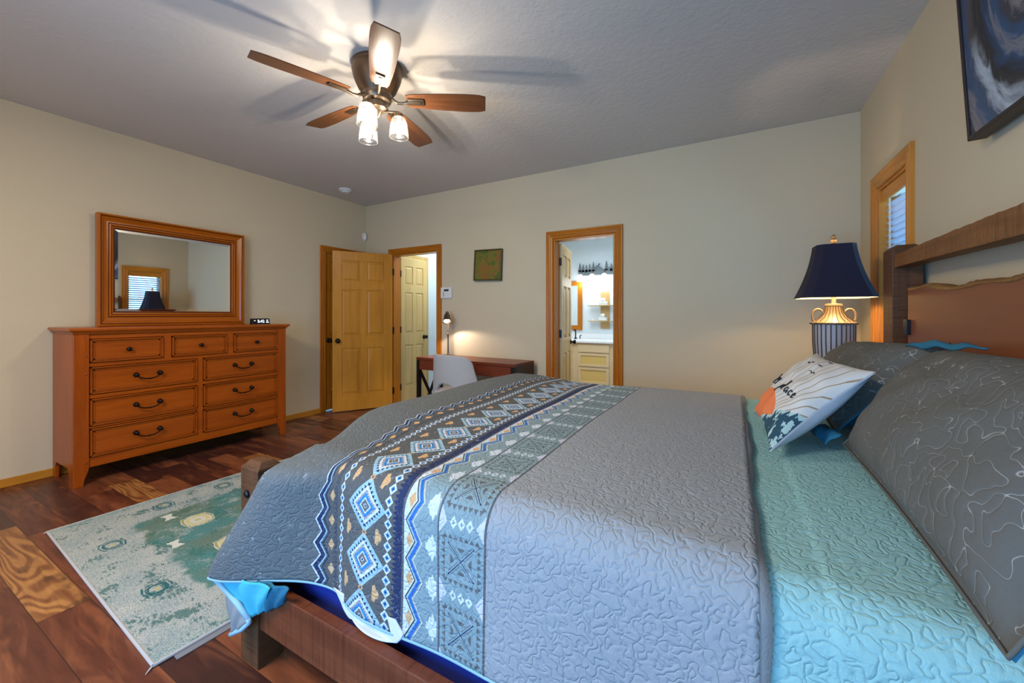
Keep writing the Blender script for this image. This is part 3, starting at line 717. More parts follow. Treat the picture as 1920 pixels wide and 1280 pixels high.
# ================================================================ RUG
rg = thing('area_rug', 'distressed cream and teal green rug lying between dresser and bed', 'rug', (-3.355, .675, 0), R(-2.8))
b = MB(); b.box(.004, 1.596, .004, 2.3, .004, .0115); b.build('pile', M['rug'], rg)
b = MB(); rim = [(0, 0, .007), (1.6, 0, .007), (1.6, 2.3, .007), (0, 2.3, .007)]
for k in range(4): b.tube([rim[k], rim[(k+1) % 4]], .0065, 8)
for cx, cy, dx, dy in ((0, 0, -1, -.4), (1.6, 0, .4, -1)):
    for k in range(5): b.tube([(cx, cy, .006), (cx+dx*.018+(k-2)*.005, cy+dy*.018-(k-2)*.004, .003)], .0016, 5)
b.build('binding', M['rugedge'], rg)
o = MB().box(1.3, 1.635, .055, 1.3, .001, .0038).build('rug_pad', M['grey_pad'], None, loc=(-3.355, .675, 0), rot=(0, 0, R(-2.8))); tag(o, 'grey rug pad peeking out from under the rug edge nearest the bed post', 'rug pad')

# ================================================================ CEILING FAN
FC = (-1.915, 1.730); FZ = CEIL
fan = thing('ceiling_fan', 'five blade walnut ceiling fan with three lit glass shades', 'ceiling fan', (FC[0], FC[1], FZ))
b = MB(); b.lathe([(.0, 0), (.148, 0), (.150, -.012), (.146, -.022), (.150, -.034), (.138, -.085), (.112, -.145), (.085, -.182), (.082, -.19), (0, -.19)], 40, cap=False); b.build('motor_housing', M['nickeld'], fan, smooth=2)
b = MB(); b.lathe([(0, -.19), (.088, -.192), (.090, -.205), (.084, -.226), (.080, -.236), (.052, -.243), (.058, -.246), (.058, -.280), (.040, -.292), (.030, -.295), (.016, -.325), (.008, -.335), (0, -.336)], 36, cap=False); b.build('switch_housing', M['nickel'], fan, smooth=2)
for k in range(5):
    th = R(-110.5+72*k)
    A = RZ(th)
    irn = MB()
    pts = [(.085, 0, -.215), (.12, 0, -.238), (.15, 0, -.240), (.19, 0, -.232), (.215, 0, -.228)]
    irn.tube([A @ Vector(p) for p in pts], [.011, .010, .009, .011, .012], 8)
    Bp = A @ T(0, 0, -.222) @ RX(R(-12))
    irn.box(.185, .285, -.026, .026, -.012, -.004, Bp); irn.box(.205, .270, -.010, .010, -.0165, -.011, Bp)
    irn.build('blade_iron', M['nickel'], fan, bevel=.003)
    bl_ = MB(); out = []
    n = 14
    for i in range(n+1):
        t = i/n; x = .175+.485*t; w = .052+.020*sin(pi*min(1, t*1.25)*.5)+.002*t
        if t < .06: w *= .86+.14*t/.06
        if i >= n-2: w *= (.985, .95, .80)[i-n+2]
        if i == n: x += .004
        out.append((x, w))
    poly = [(x, -w) for x, w in out] + [(x, w) for x, w in out[::-1]]
    bl_.prism(poly, lambda u, v, w: tuple(Vector((u, v, w))), -.0035, .0035)
    o = bl_.build('blade', M['blade'], fan, bevel=.0015); o.matrix_basis = A @ T(0, 0, -.222) @ RX(R(-12))
for k, ang in enumerate((-68, 163, 44)):
    a = R(ang); rr = .128; cx, cy = rr*cos(a), rr*sin(a); ztop = -.300
    am = MB(); am.tube([(.02*cos(a), .02*sin(a), -.296), (.07*cos(a), .07*sin(a), -.287), (.115*cos(a), .115*sin(a), -.283), (cx, cy, -.288), (cx, cy, -.302)], .0065, 10)
    am.lathe([(0, -.283), (.008, -.286), (.012, -.292), (.026, -.300), (.029, -.318), (.0, -.318)], 20, T(cx, cy, 0), cap=False)
    am.build('shade_arm', M['nickel'], fan, smooth=2)
    g = MB(); pr = [(.026, -.312), (.040, -.322), (.049, -.345), (.054, -.375), (.057, -.410), (.058, -.438)]
    g.lathe(pr + [(r-.003, z) for r, z in pr[::-1]], 32, T(cx, cy, 0), cap=False); g.f += []
    sh = g.build('glass_shade', M['seeded'], fan, smooth=True)
    rimb = MB(); rimb.tube([(cx+.0565*cos(2*pi*i/28), cy+.0565*sin(2*pi*i/28), -.438) for i in range(28)], .0022, 6, True); rimb.build('shade_rim', M['seeded'], sh, smooth=True)
    bb = MB(); bb.lathe([(0, -.318), (.010, -.322), (.011, -.335), (.016, -.352), (.017, -.375), (.012, -.392), (0, -.400)], 16, T(cx, cy, 0), cap=False)
    bo = bb.build('bulb', M['bulb'], fan, smooth=True); bo.visible_shadow = True
    point('fan_bulb_light', (FC[0]+cx, FC[1]+cy, FZ-.400), 7.2, (1, .88, .72), .014)
for dx, l in ((.012, .075), (-.02, .11)):
    c = MB(); c.tube([(dx, -.02, -.30), (dx, -.02, -.33-l)], .0012, 5); c.lathe([(0, 0), (.003, -.002), (.004, -.02), (0, -.024)], 8, T(dx, -.02, -.33-l), cap=False); c.build('pull_chain', M['nickel'], fan)
for c_ in fan.children:
    if not c_.name.startswith('motor_housing'): c_.location.z += .018
# ---- smoke detector, sensor, keypad
sd = thing('smoke_detector', 'round white smoke detector on the ceiling near the corner', 'smoke detector', (-4.12, 3.225, CEIL))
MB().lathe([(0, 0), (.072, 0), (.074, -.012), (.066, -.022), (.045, -.028), (.042, -.040), (.0, -.041)], 32, cap=False).build('housing', M['white'], sd, smooth=2)
MB().lathe([(0, -.041), (.012, -.041), (.012, -.044), (0, -.045)], 16, T(.02, 0, 0), cap=False).build('test_button', M['white'], sd, smooth=2)
ms = thing('motion_sensor', 'small white oval motion sensor up in the room corner', 'sensor', (XA, 3.85, 2.30), R(-25))
b = MB()
b.lathe([(0, 0), (.03, 0), (.034, .012), (.028, .030), (.015, .040), (0, .043)], 24, T(.004, 0, .02) @ Matrix.Scale(1.75, 4, (0, 0, 1)) @ RY(pi/2), cap=False); b.build('housing', M['white'], ms, smooth=2)
MB().lathe([(0, 0), (.016, 0), (.013, .006), (0, .009)], 16, T(.040, 0, -.008) @ RY(pi/2), cap=False).build('lens', M['towel'], ms, smooth=2)
kp = thing('alarm_keypad', 'white wall alarm keypad with small dark screen beside the entry casing', 'keypad', (-3.080, YB, 1.497))
MB().box(-.082, .082, -.026, -.001, -.068, .068).build('housing', M['white'], kp, bevel=.006)
MB().box(-.030, .042, -.028, -.025, .018, .042).build('screen', M['blackp'], kp)
b = MB()
for r_ in range(3): b.lathe([(0, 0), (.006, 0), (.006, .002), (0, .003)], 10, T(-.035, -.026, -.005-r_*.018) @ RX(pi/2), cap=False)
b.build('buttons', M['blackp'], kp)
# ---- small painting on door wall
pt = thing('small_painting', 'small square green and rust abstract canvas in a slim frame, hung slightly crooked', 'painting', (-2.469, YB, 1.797)); pt.rotation_euler = (R(-2), R(1.6), 0)
w, h = .185, .180
b = MB()
for p in ((-w, -w+.012, -h, h), (w-.012, w, -h, h), (-w, w, -h, -h+.012), (-w, w, h-.012, h)): b.box(p[0], p[1], -.046, -.002, p[2], p[3])
b.build('frame', plain('dark_gold_frame', L(96, 84, 50), .4, .3), pt, bevel=.002)
MB().box(-w+.016, w-.016, -.036, -.006, -h+.016, h-.016).build('canvas', M['green'], pt)
# ---- large painting above the bed
bp = thing('large_painting', 'large dark canvas of grey and blue brush swirls above the headboard', 'painting', (XC-.012, 1.43, 1.872)); bp.rotation_euler = (0, R(-3.2), 0)
b = MB(); hw_, hh_ = .70, .92
for p in ((-hw_, -hw_+.014, 0, hh_), (hw_-.014, hw_, 0, hh_), (-hw_, hw_, 0, .014), (-hw_, hw_, hh_-.014, hh_)): b.box(-.055, -.004, p[0], p[1], p[2], p[3])
b.build('frame', plain('black_brown_frame', L(50, 34, 32), .45), bp, bevel=.002)
MB().box(-.048, -.010, -hw_+.014, hw_-.014, .014, hh_-.014).build('canvas', M['swirl'], bp)

# ================================================================ DESK
dk = thing('writing_desk', 'mahogany topped writing desk with black legs against the door wall', 'desk', (-3.20, 3.465, 0), R(-3))
dw, dd, dh = 1.33, .40, .74
MB().box(0, dw, 0, dd, dh-.03, dh).build('desktop', M['deskX'], dk, bevel=.002)
b = MB(); b.box(.045, dw-.04, dd-.025, dd-.005, dh-.145, dh-.03); b.box(.045, dw-.04, .03, .04, dh-.145, dh-.03); b.build('apron', M['deskX'], dk)
for x0, x1 in ((.045, .445), (.449, .86), (.864, dw-.045)):
    d_ = MB().box(x0, x1, .004, .028, dh-.140, dh-.034).build('drawer', M['deskX'], dk, bevel=.0015)
MB().box(dw-.012, dw-.002, .03, dd-.01, dh-.155, dh-.031).build('side_panel', M['deskdark'], dk, bevel=.001)
MB().box(.002, .012, .03, dd-.01, dh-.155, dh-.031).build('side_panel', M['deskdark'], dk, bevel=.001)
for x in (0.001, dw-.041):
    for y in (.002, dd-.042): MB().box(x, x+.04, y, y+.04, 0, dh-.031).build('leg', M['black'], dk, bevel=.0015)
    for (ya, yb) in ((.04, dd-.04), (dd-.04, .04)):
        c = MB(); p0 = Vector((x+.02, ya, dh-.16)); p1 = Vector((x+.02, yb, .02)); dv = (p1-p0).normalized(); nn = Vector((0, -dv.z, dv.y))*.013
        poly = [p0+nn, p1+nn, p1-nn, p0-nn]; c.add([q+Vector((s, 0, 0)) for s in (-.012, .012) for q in poly], [(0, 1, 2, 3), (7, 6, 5, 4), (0, 4, 5, 1), (1, 5, 6, 2), (2, 6, 7, 3), (3, 7, 4, 0)])
        c.build('cross_brace', M['black'], dk)
# ---- desk lamp
lx, ly = -2.955, 3.74
dl = thing('desk_lamp', 'slim bronze desk lamp with a small lit bell shade on the desk', 'lamp', (lx, ly, dh))
MB().lathe([(0, 0), (.085, 0), (.087, .006), (.070, .012), (.022, .018), (.012, .026), (0, .026)], 28, cap=False).build('base', M['nickel'], dl, smooth=2)
MB().lathe([(.010, .02), (.009, .20), (.009, .25), (.013, .255), (.013, .265), (.008, .27), (.007, .42), (0, .425)], 14, cap=False).build('pole', M['nickel'], dl, smooth=2)
c = MB(); c.tube([(0, 0, .41), (0, 0, .45), (-.004, -.006, .49)], .006, 8); c.tube([(.0, 0, .38), (.022, .0, .40), (.022, -.01, .48)], .003, 6); c.build('swivel', M['nickel'], dl, smooth=True)
A = T(-.006, -.012, .475) @ Matrix.Rotation(R(33), 4, Vector((-.787, -.617, 0)))
s_ = MB(); pr = [(.012, .035), (.022, .030), (.024, .018), (.030, .014), (.030, .006), (.037, 0), (.040, -.035), (.050, -.075), (.055, -.085)]
s_.lathe(pr + [(r-.002, z) for r, z in pr[::-1]], 26, A, cap=False); s_.lathe([(0, .037), (.014, .036), (.02, .045), (.012, .058), (0, .06)], 16, A, cap=False)
s_.build('lamp_shade', M['nickel'], dl, smooth=2)
MB().lathe([(0, -.01), (.02, -.03), (.032, -.055), (.028, -.072), (0, -.078)], 18, A, cap=False).build('bulb', M['desklit'], dl, smooth=True)
pw = T(lx, ly, dh) @ A @ Vector((0, 0, -.085))
sp = bpy.data.lights.new('desk_lamp_light', 'SPOT'); sp.energy = 9; sp.color = (1, .86, .76); sp.spot_size = R(150); sp.spot_blend = .25; sp.shadow_soft_size = .02
so = bpy.data.objects.new('desk_lamp_light', sp); COL.objects.link(so); so.location = pw; so.rotation_euler = (Matrix.Rotation(R(20), 4, Vector((-.787, -.617, 0)))).to_euler()

# ---- desk chair (faces the desk; shell back towards the bed)
CH = 1.0
ch = thing('desk_chair', 'pale grey upholstered shell chair with an arched opening pushed to the desk', 'chair', (-2.375, 3.21, 0), R(-10))
def shell(a, bb):
    s = a*2-1; t = bb                       # s across, t from bottom to top
    half = .250 + .085*(1-t)**1.0
    ang = s*1.15
    flare = .02*(1-t)
    x = sin(ang)/sin(1.15)*half*1.0
    y = -.235*cos(ang)+.03 - .05*(t-.4)
    top = .845-.03*abs(s)**3
    z = .425 + t*(top-.425)
    # rounded top corners
    k = max(0, abs(s)-.72)/.28; z -= .05*k*k*max(0, t-.5)*2; 
    return (x, y, z)
def skip(a, bb):
    s = a*2-1; z = bb*.41
    return (s/.42)**2 + (z/.135)**2 < 1
c = MB(); c.grid(shell, 44, 30, skip=skip); o = c.build('shell_back', M['fabricchair'], ch, smooth=True, solid=.035, sub=1)
c = MB(); rings = []
for z, k in ((.40, .88), (.405, .97), (.43, 1), (.465, 1), (.48, .96), (.485, .85)):
    rings.append([((.255*k)*(abs(cos(t))**.6)*(1 if cos(t) > 0 else -1), .02+(.24*k)*(abs(sin(t))**.6)*(1 if sin(t) > 0 else -1), z) for t in [2*pi*i/32 for i in range(32)]])
c.loft(rings); c.build('seat', M['fabricchair'], ch, smooth=True)
for sx in (-1, 1):
    for sy in (-1, 1):
        c = MB(); c.tube([(sx*.17, .02+sy*.15, .40), (sx*.215, .02+sy*.20, 0)], [.016, .010], 12); c.build('leg', M['black'], ch, smooth=2)

# ================================================================ BED
bX0, bX1, bYn, bYf = -1.535, .815, .765, 2.815
bd = thing('bed', 'rough sawn dark wood bed frame with tall headboard', 'bed', (0, 0, 0))
def post(x0, x1, y0, y1, h, cap=.022):
    e = .022; b = MB()
    r0 = [(x0, y0, 0), (x1, y0, 0), (x1, y1, 0), (x0, y1, 0)]; r1 = [(x, y, h-cap) for x, y, _ in r0]
    r2 = [(x0+e, y0+e, h), (x1-e, y0+e, h), (x1-e, y1-e, h), (x0+e, y1-e, h)]
    b.loft([r0, r1, r2]); return b
for y0 in (bYn, bYf-.088):
    o = post(bX0, bX0+.108, y0, y0+.088, .705).build('foot_post', M['bedZ'], bd, bevel=.003)
    k = MB(); s = -1 if y0 < 1 else 1; yy = y0 if y0 < 1 else y0+.088
    k.lathe([(0, 0), (.014, 0), (.014, .006), (.009, .010), (0, .011)], 6, T(bX0+.045, yy, .595) @ RX(-s*pi/2), cap=False); k.build('bolt_head', M['black'], o)
for y0 in (bYn-.02, 2.675): post(.695, .81, y0, y0+.14, 1.575, .02).build('head_post', M['bedZ'], bd, bevel=.003)
MB().box(bX0+.10, .70, bYn+.008, bYn+.045, .135, .290).build('side_rail', M['bedX'], bd, bevel=.003)
MB().box(bX0+.10, .70, bYf-.045, bYf-.008, .135, .290).build('side_rail', M['bedX'], bd, bevel=.003)
MB().box(bX0+.03, bX0+.07, bYn+.08, bYf-.08, .135, .60).build('foot_board', M['bedY'], bd, bevel=.003)
# top beam, slightly wavy
def wavy(y0, y1, n, fz0, fz1, x0, x1, rough=.003):
    b = MB(); rings = []
    for i in range(n+1):
        y = y0+(y1-y0)*i/n; a = fz0(y)+random.uniform(-rough, rough)*.4; c = fz1(y)+random.uniform(-rough, rough)
        rings.append([(x0, y, a), (x1, y, a), (x1, y, c), (x0+random.uniform(-.001, .001)*(rough > 0), y, c)])
    return b.loft(rings)
wavy(.885, 2.677, 60, lambda y: 1.452+.006*sin(y*3), lambda y: 1.522-.012*((y-1.65)/1)**2+.012, .702, .775, .002).build('top_beam', M['bedY'], bd, bevel=.002)
wavy(.92, 2.54, 90, lambda y: .42, lambda y: 1.335+.014*sin(y*5+1)+.006*sin(y*17), .715, .765, .0).build('headboard_slab', M['slab'], bd)
lv = MB(); rings = []
for i in range(91):
    y = .92+1.62*i/90; z = 1.335+.014*sin(y*5+1)+.006*sin(y*17)
    rings.append([(.712, y, z-.004-.004*sin(y*23)), (.770, y, z-.012), (.768, y, z+.010), (.728+.004*sin(y*31), y, z+.013+random.uniform(-.002, .003)), (.714, y, z+.004)])
lv.loft(rings); lv.build('live_edge', M['bark'], bd, smooth=True)
for y in (2.52, .90):
    k = MB(); k.box(.700, .716, y-.015, y+.03, 1.13, 1.20); k.build('bracket', M['black'], bd, bevel=.002)

# ---- mattress (navy sheet)
def rbox(x0, x1, y0, y1, z0, z1, r, mat, name):
    b = MB(); b.box(x0, x1, y0, y1, z0, z1); return b.build(name, mat, None, bevel=r, seg=5, smooth=2)
o = rbox(-1.415, .655, .862, 2.72, .36, .695, .06, M['navysheet'], 'mattress'); tag(o, 'navy sheeted mattress seen in the gap under the quilt hem', 'mattress')
o = rbox(-1.415, .655, .855, 2.73, .155, .358, .03, M['navysheet'], 'box_spring'); tag(o, 'navy covered box spring down inside the bed rail', 'box spring')
# ---- bedclothes fold function over the mattress
RR = .085
def hd(t, fl):
    if t <= 0: return 0, 0
    if t < pi*RR/2: return RR*sin(t/RR), RR*(1-cos(t/RR))
    d = t-pi*RR/2; return RR+fl*d, RR+d
def sm(x, a, b): t = max(0, min(1, (x-a)/(b-a))); return t*t*(3-2*t)
XF, YN, YF = -1.440, .925, 2.70
def cloth_pos(a, bb, lift=0, zt=.745, near_fl=0):
    p = max(0, XF-a); q = max(0, YN-bb); q2 = max(0, bb-YF)
    hp, dp = hd(p, .03); x = a if p <= 0 else XF-hp
    cr = sm(-a, .95, 1.50)*sm(-bb, -1.35, -YN+.05)
    hump = .034*sm(-a, .9, 1.40)*sm(bb, .9, 1.5)*(1-sm(bb, 2.6, 2.9)*.7) 
    z = zt + lift + hump - .006*(1-sm(bb, .95, 1.35)) - .014*sm(bb, 2.3, 2.75) + .004*sin(a*5+bb*3)+.003*sin(bb*7-a*4)
    y = bb
    if q > 0:
        hq, dq = hd(q, .02)
        corner = sm(-a, 1.12, 1.45)
        y = YN-hq - lift*.8 - corner*(.095*sm(dq, 0, .05)+.03*sm(dq, .05, .4)) - .02*sm(dq, .1, .5)*sin(a*7+1)*(1-corner)*.5
        y -= .012*sin(a*11)*sm(dq, .1, .4)
        z -= dq
        x = max(x, XF-.05) if p > 0 else x; x = x + cr*.175 - .285*sm(-a, 1.12, 1.47)*min(1, dq/.43)
        if p > .05: y += (p-.05)*.75; z -= (p-.05)*.35; x += .0
        return (x, y, z)
    if q2 > 0:
        hq, dq = hd(q2, .04); y = YF+hq+.012*sin(a*9); z -= dq
        if p > 0: z -= dp*.25; x = XF-min(hp, .1)
        return (x, y, z)
    z -= dp
    return (x+cr*.175, y, z)
# patterned quilt: a from foot overhang to its seam, b across the bed
XQ = .040
def hemq(a): return .408 + .010*sin(a*6+.5) - .012*sm(-a, .95, 1.2) + .045*sm(-a, 1.22, 1.46) + .02*sm(a, -.6, -.2)*0
def quilt_b(a, v):
    lo = YN-hemq(a)-.055; hi = YF+.50; return lo+(hi-lo)*v
a0, a1 = XF-.50, XQ
def qfn(u, v):
    a = a0+(a1-a0)*u; bb = quilt_b(a, v)
    x, y, z = cloth_pos(a, bb, .006)
    if u > .985: z -= .0
    return (x, y, z)
def quv(u, v):
    a = a0+(a1-a0)*u; bb = quilt_b(a, v); return (a - .02*max(0, YN-bb)/.45*0, bb)
b = MB(); b.grid(qfn, 150, 190, quv)
qo = b.build('quilt', M['quilt'], None, smooth=True); tag(qo, 'grey and blue patterned quilt spread over the bed with diamond border', 'quilt')
m = qo.modifiers.new('solid', 'SOLIDIFY'); m.thickness = .008; m.offset = 1
# hem binding along the near edge and head seam
b = MB(); pts = [qfn(u/160, 0) for u in range(28, 161)]; b.tube([(p[0], p[1]-.002, p[2]) for p in pts], .0075, 8); b.build('hem', M['hem'], qo, smooth=True)
b = MB(); n = 220; vs = []
for j in range(n+1):
    v = j/n; w = .012+.003*sin(v*60); dx = .006*sin(v*17)
    p0 = cloth_pos(XQ-.012+dx, quilt_b(XQ, v), .012); p1 = cloth_pos(XQ+w+dx, quilt_b(XQ, v), .009); p2 = cloth_pos(XQ+w+dx, quilt_b(XQ, v), .000)
    vs.append([p0, p1, p2])
b.loft(vs, closed=False, cap=False); b.build('seam_binding', M['hemgrey'], qo, smooth=True)
# folded corner of the quilt showing its teal lining
def patch(pts4, bulge, nrm, n=14):
    A, B, C, D = [Vector(p) for p in pts4]; nr = Vector(nrm)
    return lambda u, v: tuple((A*(1-u)+B*u)*(1-v)+(D*(1-u)+C*u)*v + nr*bulge*sin(pi*u)*sin(pi*v)+nr*.006*sin(u*13+v*5))
b = MB(); b.grid(patch([(-1.585, .712, .322), (-1.30, .738, .345), (-1.365, .752, .235), (-1.432, .745, .195)], .006, (0, -1, 0)), 14, 14)
b.build('teal_underside', M['tealbright'], qo, smooth=True, solid=.004)
b = MB(); b.grid(patch([(-1.385, .742, .340), (-1.235, .760, .350), (-1.285, .770, .275), (-1.375, .757, .222)], .010, (0, -1, 0)), 10, 10)
b.build('folded_lining', M['teal'], qo, smooth=True, solid=.004)
b = MB(); b.grid(patch([(-1.545, .728, .268), (-1.418, .735, .20), (-1.455, .732, .158), (-1.508, .722, .128)], .006, (0, -1, 0)), 10, 10)
b.build('corner_fold', M['quilt'], qo, smooth=True, solid=.006)
b = MB(); b.tube([(-1.508, .720, .126), (-1.455, .730, .157), (-1.415, .733, .195), (-1.42, .73, .205)], .008, 8); b.tube([(-1.592, .70, .315), (-1.545, .724, .262), (-1.48, .728, .236), (-1.418, .733, .202)], .009, 8); b.build('frayed_edge', M['hem'], qo, smooth=True)
# mint quilt at the head end
def mfn(u, v):
    a = XQ-.10+(.652-XQ+.10)*u; lo = YN-.52; bb = lo+(YF+.50-lo)*v
    return cloth_pos(a, bb, -.004 if u < .3 else 0)
b = MB(); b.grid(mfn, 90, 200, lambda u, v: (XQ-.1+.71*u, YN-.52+(YF+1.02-YN)*v)); o = b.build('mint_blanket', M['mint'], None, smooth=True); tag(o, 'mint green quilted blanket showing between the quilt and the pillows', 'blanket')
# white sheet bulging below the hem
def wfn(u, v):
    x = -1.10+.27*u; dr_ = (sin(pi*min(.999, u*.97+.015))**.4)*(.78+.22*u); s = v*dr_*.9
    if s < .6: return (x+.03*v, .8185-.004*sin(u*9), .365-.068*s/.6)
    return (x+.03*v, .8185-.040*(s-.6)/.4, .298)
b = MB(); b.grid(wfn, 24, 14); o = b.build('bed_sheet', M['whitesheet'], None, smooth=True, solid=.003); tag(o, 'loop of white sheet hanging below the quilt hem', 'sheet')

# ================================================================ PILLOWS
def pillow(name, lab, cat, C, thick, mats, sag=.0, flange=.0, n=44, pinch=.10, group=None, uvs=1.0, p=.42, edge=None):
    # C: corners bottom-left, bottom-right, top-right, top-left as seen from the front
    A, B, Cc, D = [Vector(c) for c in C]
    nr = ((B-A).cross(D-A)).normalized()
    ctr = (A+B+Cc+D)/4
    def base(u, v):
        s, t = u*2-1, v*2-1
        P = (A*(1-u)+B*u)*(1-v)+(D*(1-u)+Cc*u)*v
        k = pinch*((1-s*s)*(t**4)+(1-t*t)*(s**4))
        return P+(ctr-P)*k
    def th(u, v):
        e = flange; uu = max(0, min(1, (u-e)/(1-2*e))); vv = max(0, min(1, (v-e)/(1-2*e)))
        return (max(0, 4*uu*(1-uu))*max(0, 4*vv*(1-vv)))**p
    wr = lambda u, v: .004*sin(u*21+3*sin(v*6))*th(u, v)+.003*sin(v*27+u*9)*th(u, v)
    b = MB()
    ff = lambda u, v: tuple(base(u, v)+nr*(thick*.5*th(u, v)+.003+wr(u, v))-Vector((0, 0, sag*th(u, v))))
    fb = lambda u, v: tuple(base(u, v)-nr*(thick*.5*th(u, v)+.003))
    w = (B-A).length*uvs; h = (D-A).length*uvs
    b.grid(ff, n, n, lambda u, v: (u*w, v*h)); b.grid(lambda u, v: fb(1-u, v), n, n, lambda u, v: ((1-u)*w+3, v*h), mi=1)
    # rim strip
    loop = [(i/n, 0) for i in range(n)]+[(1, i/n) for i in range(n)]+[(1-i/n, 1) for i in range(n)]+[(0, 1-i/n) for i in range(n)]
    rf = [ff(*q) for q in loop]; rb = [fb(*q) for q in loop]
    b.add(rf+rb, [(i, len(rf)+i, len(rf)+(i+1) % len(rf), (i+1) % len(rf)) for i in range(len(rf))], [(.01, .01)]*(2*len(rf)), mi=1)
    o = b.build(name, mats, None, smooth=True); tag(o, lab, cat, group); return o, ff, nr, base, fb
TZ = .752
s1, f1, n1, bs1, fb1 = pillow('pillow_sham', 'big grey stitched sham nearest the camera leaning on the headboard', 'pillow', [(.335, 1.76, TZ+.02), (.33, .80, TZ+.0), (.60, .86, 1.135), (.605, 1.86, 1.105)], .21, [M['sham'], M['teal']], pinch=.045, flange=.035, p=.36, group='grey stitched shams')
s2, f2, n2, bs2, fb2 = pillow('pillow_sham', 'farther grey stitched sham by the table lamp with a turned up teal corner', 'pillow', [(.36, 2.82, TZ+.02), (.34, 1.93, TZ+.02), (.63, 1.86, 1.125), (.56, 2.78, 1.075)], .20, [M['sham'], M['teal']], pinch=.05, flange=.035, p=.36, group='grey stitched shams')
for (o_, ff_) in ((s1, f1), (s2, f2)):
    b = MB(); n = 60; pts = [ff_(i/n, .0) for i in range(n)] + [ff_(1, i/n) for i in range(n)] + [ff_(1-i/n, 1) for i in range(n)]+[ff_(0, 1-i/n) for i in range(n)]
    b.tube([(p[0]-.002, p[1], p[2]+.001) for p in pts], .0035, 6, True); b.build('piping', M['sham'], o_, smooth=True)
# turned up teal corner of the far sham
b = MB(); b.grid(patch([(.55, 1.98, 1.105), (.60, 1.70, 1.118), (.63, 1.64, 1.130), (.575, 1.90, 1.132)], .006, (-.3, 0, .9)), 16, 6); b.build('turned_corner', M['teal'], s2, smooth=True, solid=.004)
b = MB(); b.grid(patch([(.25, 1.93, .775), (.28, 1.74, .770), (.32, 1.74, .815), (.30, 1.93, .80)], .02, (-.5, 0, .7)), 14, 6); b.build('teal_flange', M['teal'], s2, smooth=True, solid=.004)
cu, fc, nc, bsc, fbc = pillow('throw_cushion', 'square printed cushion with orange sun, fine rays and handwritten words leaning on the shams', 'cushion', [(.075, 2.06, TZ+.035), (.105, 1.575, TZ+.015), (.425, 1.80, 1.025), (.335, 2.28, 1.045)], .135, [M['cushion'], M['cushside']], pinch=.13, uvs=1, p=.46)
for l in cu.data.uv_layers[0].data:      # printed art uses 0..1 coordinates
    pass
wA = (Vector((.075, 2.06, .787))-Vector((.105, 1.575, .767))).length; hA = (Vector((.335, 2.28, 1.045))-Vector((.075, 2.06, .787))).length
for l in cu.data.uv_layers[0].data: l.uv = (l.uv[0]/wA, l.uv[1]/hA)
def on_cushion(u, v, off=.0028):
    return Vector(fc(u, v))+nc*off
GL = {'h': [(0, 0, .2, 1), (.2, 1, .05, .0), (.05, 0, .25, .45), (.25, .45, .4, .3), (.4, .3, .42, 0)],
 'a': [(.4, .38, .2, .45), (.2, .45, .05, .2), (.05, .2, .2, 0), (.2, 0, .4, .3), (.4, .3, .45, 0)],
 'p': [(.12, .45, .0, -.45), (.1, .35, .3, .48), (.3, .48, .42, .25), (.42, .25, .25, 0), (.25, 0, .08, .08)],
 'y': [(.05, .45, .12, .1), (.12, .1, .3, .1), (.3, .1, .42, .45), (.42, .45, .25, -.4), (.25, -.4, .0, -.4)],
 'l': [(0, .1, .35, .95), (.35, .95, .2, 1.05), (.2, 1.05, .1, .1), (.1, .1, .3, 0)],
 'c': [(.4, .38, .2, .45), (.2, .45, .05, .2), (.05, .2, .2, 0), (.2, 0, .42, .1)],
 'e': [(.08, .2, .38, .3), (.38, .3, .25, .47), (.25, .47, .07, .3), (.07, .3, .15, 0), (.15, 0, .45, .1)]}
def write(word, u0, v0, sz, step):
    b = MB(); u = u0
    for chh in word:
        for x0, y0, x1, y1 in GL[chh]:
            pts = [on_cushion(u+(x0+(x1-x0)*k/4)*sz, v0+(y0+(y1-y0)*k/4)*sz) for k in range(5)]
            b.tube(pts, .0019, 5)
        u += step
    return b
write('happy', .08, .44, .10, .060).build('lettering', M['ink'], cu); write('place', .47, .40, .12, .068).build('lettering', M['ink'], cu)
for (u, v, s) in ((.40, .78, .05), (.50, .80, .03), (.62, .90, .035), (.62, .80, .03), (.64, .69, .055)):
    b = MB(); b.tube([on_cushion(u-s, v+s*.25), on_cushion(u-s*.5, v+s*.45), on_cushion(u, v), on_cushion(u+s*.5, v+s*.5), on_cushion(u+s, v+s*.1)], .0012, 5); b.build('bird_print', M['ink'], cu)

# ================================================================ NIGHTSTAND + TABLE LAMP
ns = thing('nightstand', 'dark wooden nightstand carrying the urn table lamp at the far side of the bed', 'nightstand', (.55, 3.22, 0))
MB().box(-.24, .24, -.25, .25, .12, .66).build('body', M['bedX'], ns, bevel=.004); MB().box(-.26, .26, -.27, .27, .66, .69).build('top', M['bedX'], ns, bevel=.003)
for z in (.17, .42):
    o = MB().box(-.262, -.24, -.22, .22, z, z+.21).build('drawer', M['bedY'], ns, bevel=.003); MB().lathe([(0, 0), (.01, 0), (.014, .02), (0, .024)], 12, T(-.262, 0, z+.1) @ RY(-pi/2), cap=False).build('knob', M['bronze'], o, smooth=True)
for sx in (-1, 1):
    for sy in (-1, 1): MB().box(sx*.2-.025, sx*.2+.025, sy*.21-.025, sy*.21+.025, 0, .12).build('leg', M['bedX'], ns)
tl = thing('table_lamp', 'urn table lamp with dark navy bell shade beside the window', 'lamp', (.555, 3.21, .69), R(4))
b = MB(); b.lathe([(0, 0), (.075, 0), (.078, .02), (.055, .035), (.03, .06), (.034, .08), (.05, .10), (.078, .17), (.098, .26), (.105, .36), (.106, .475), (0, .475)], 32, cap=False); b.build('urn', M['urn'], tl, smooth=2)
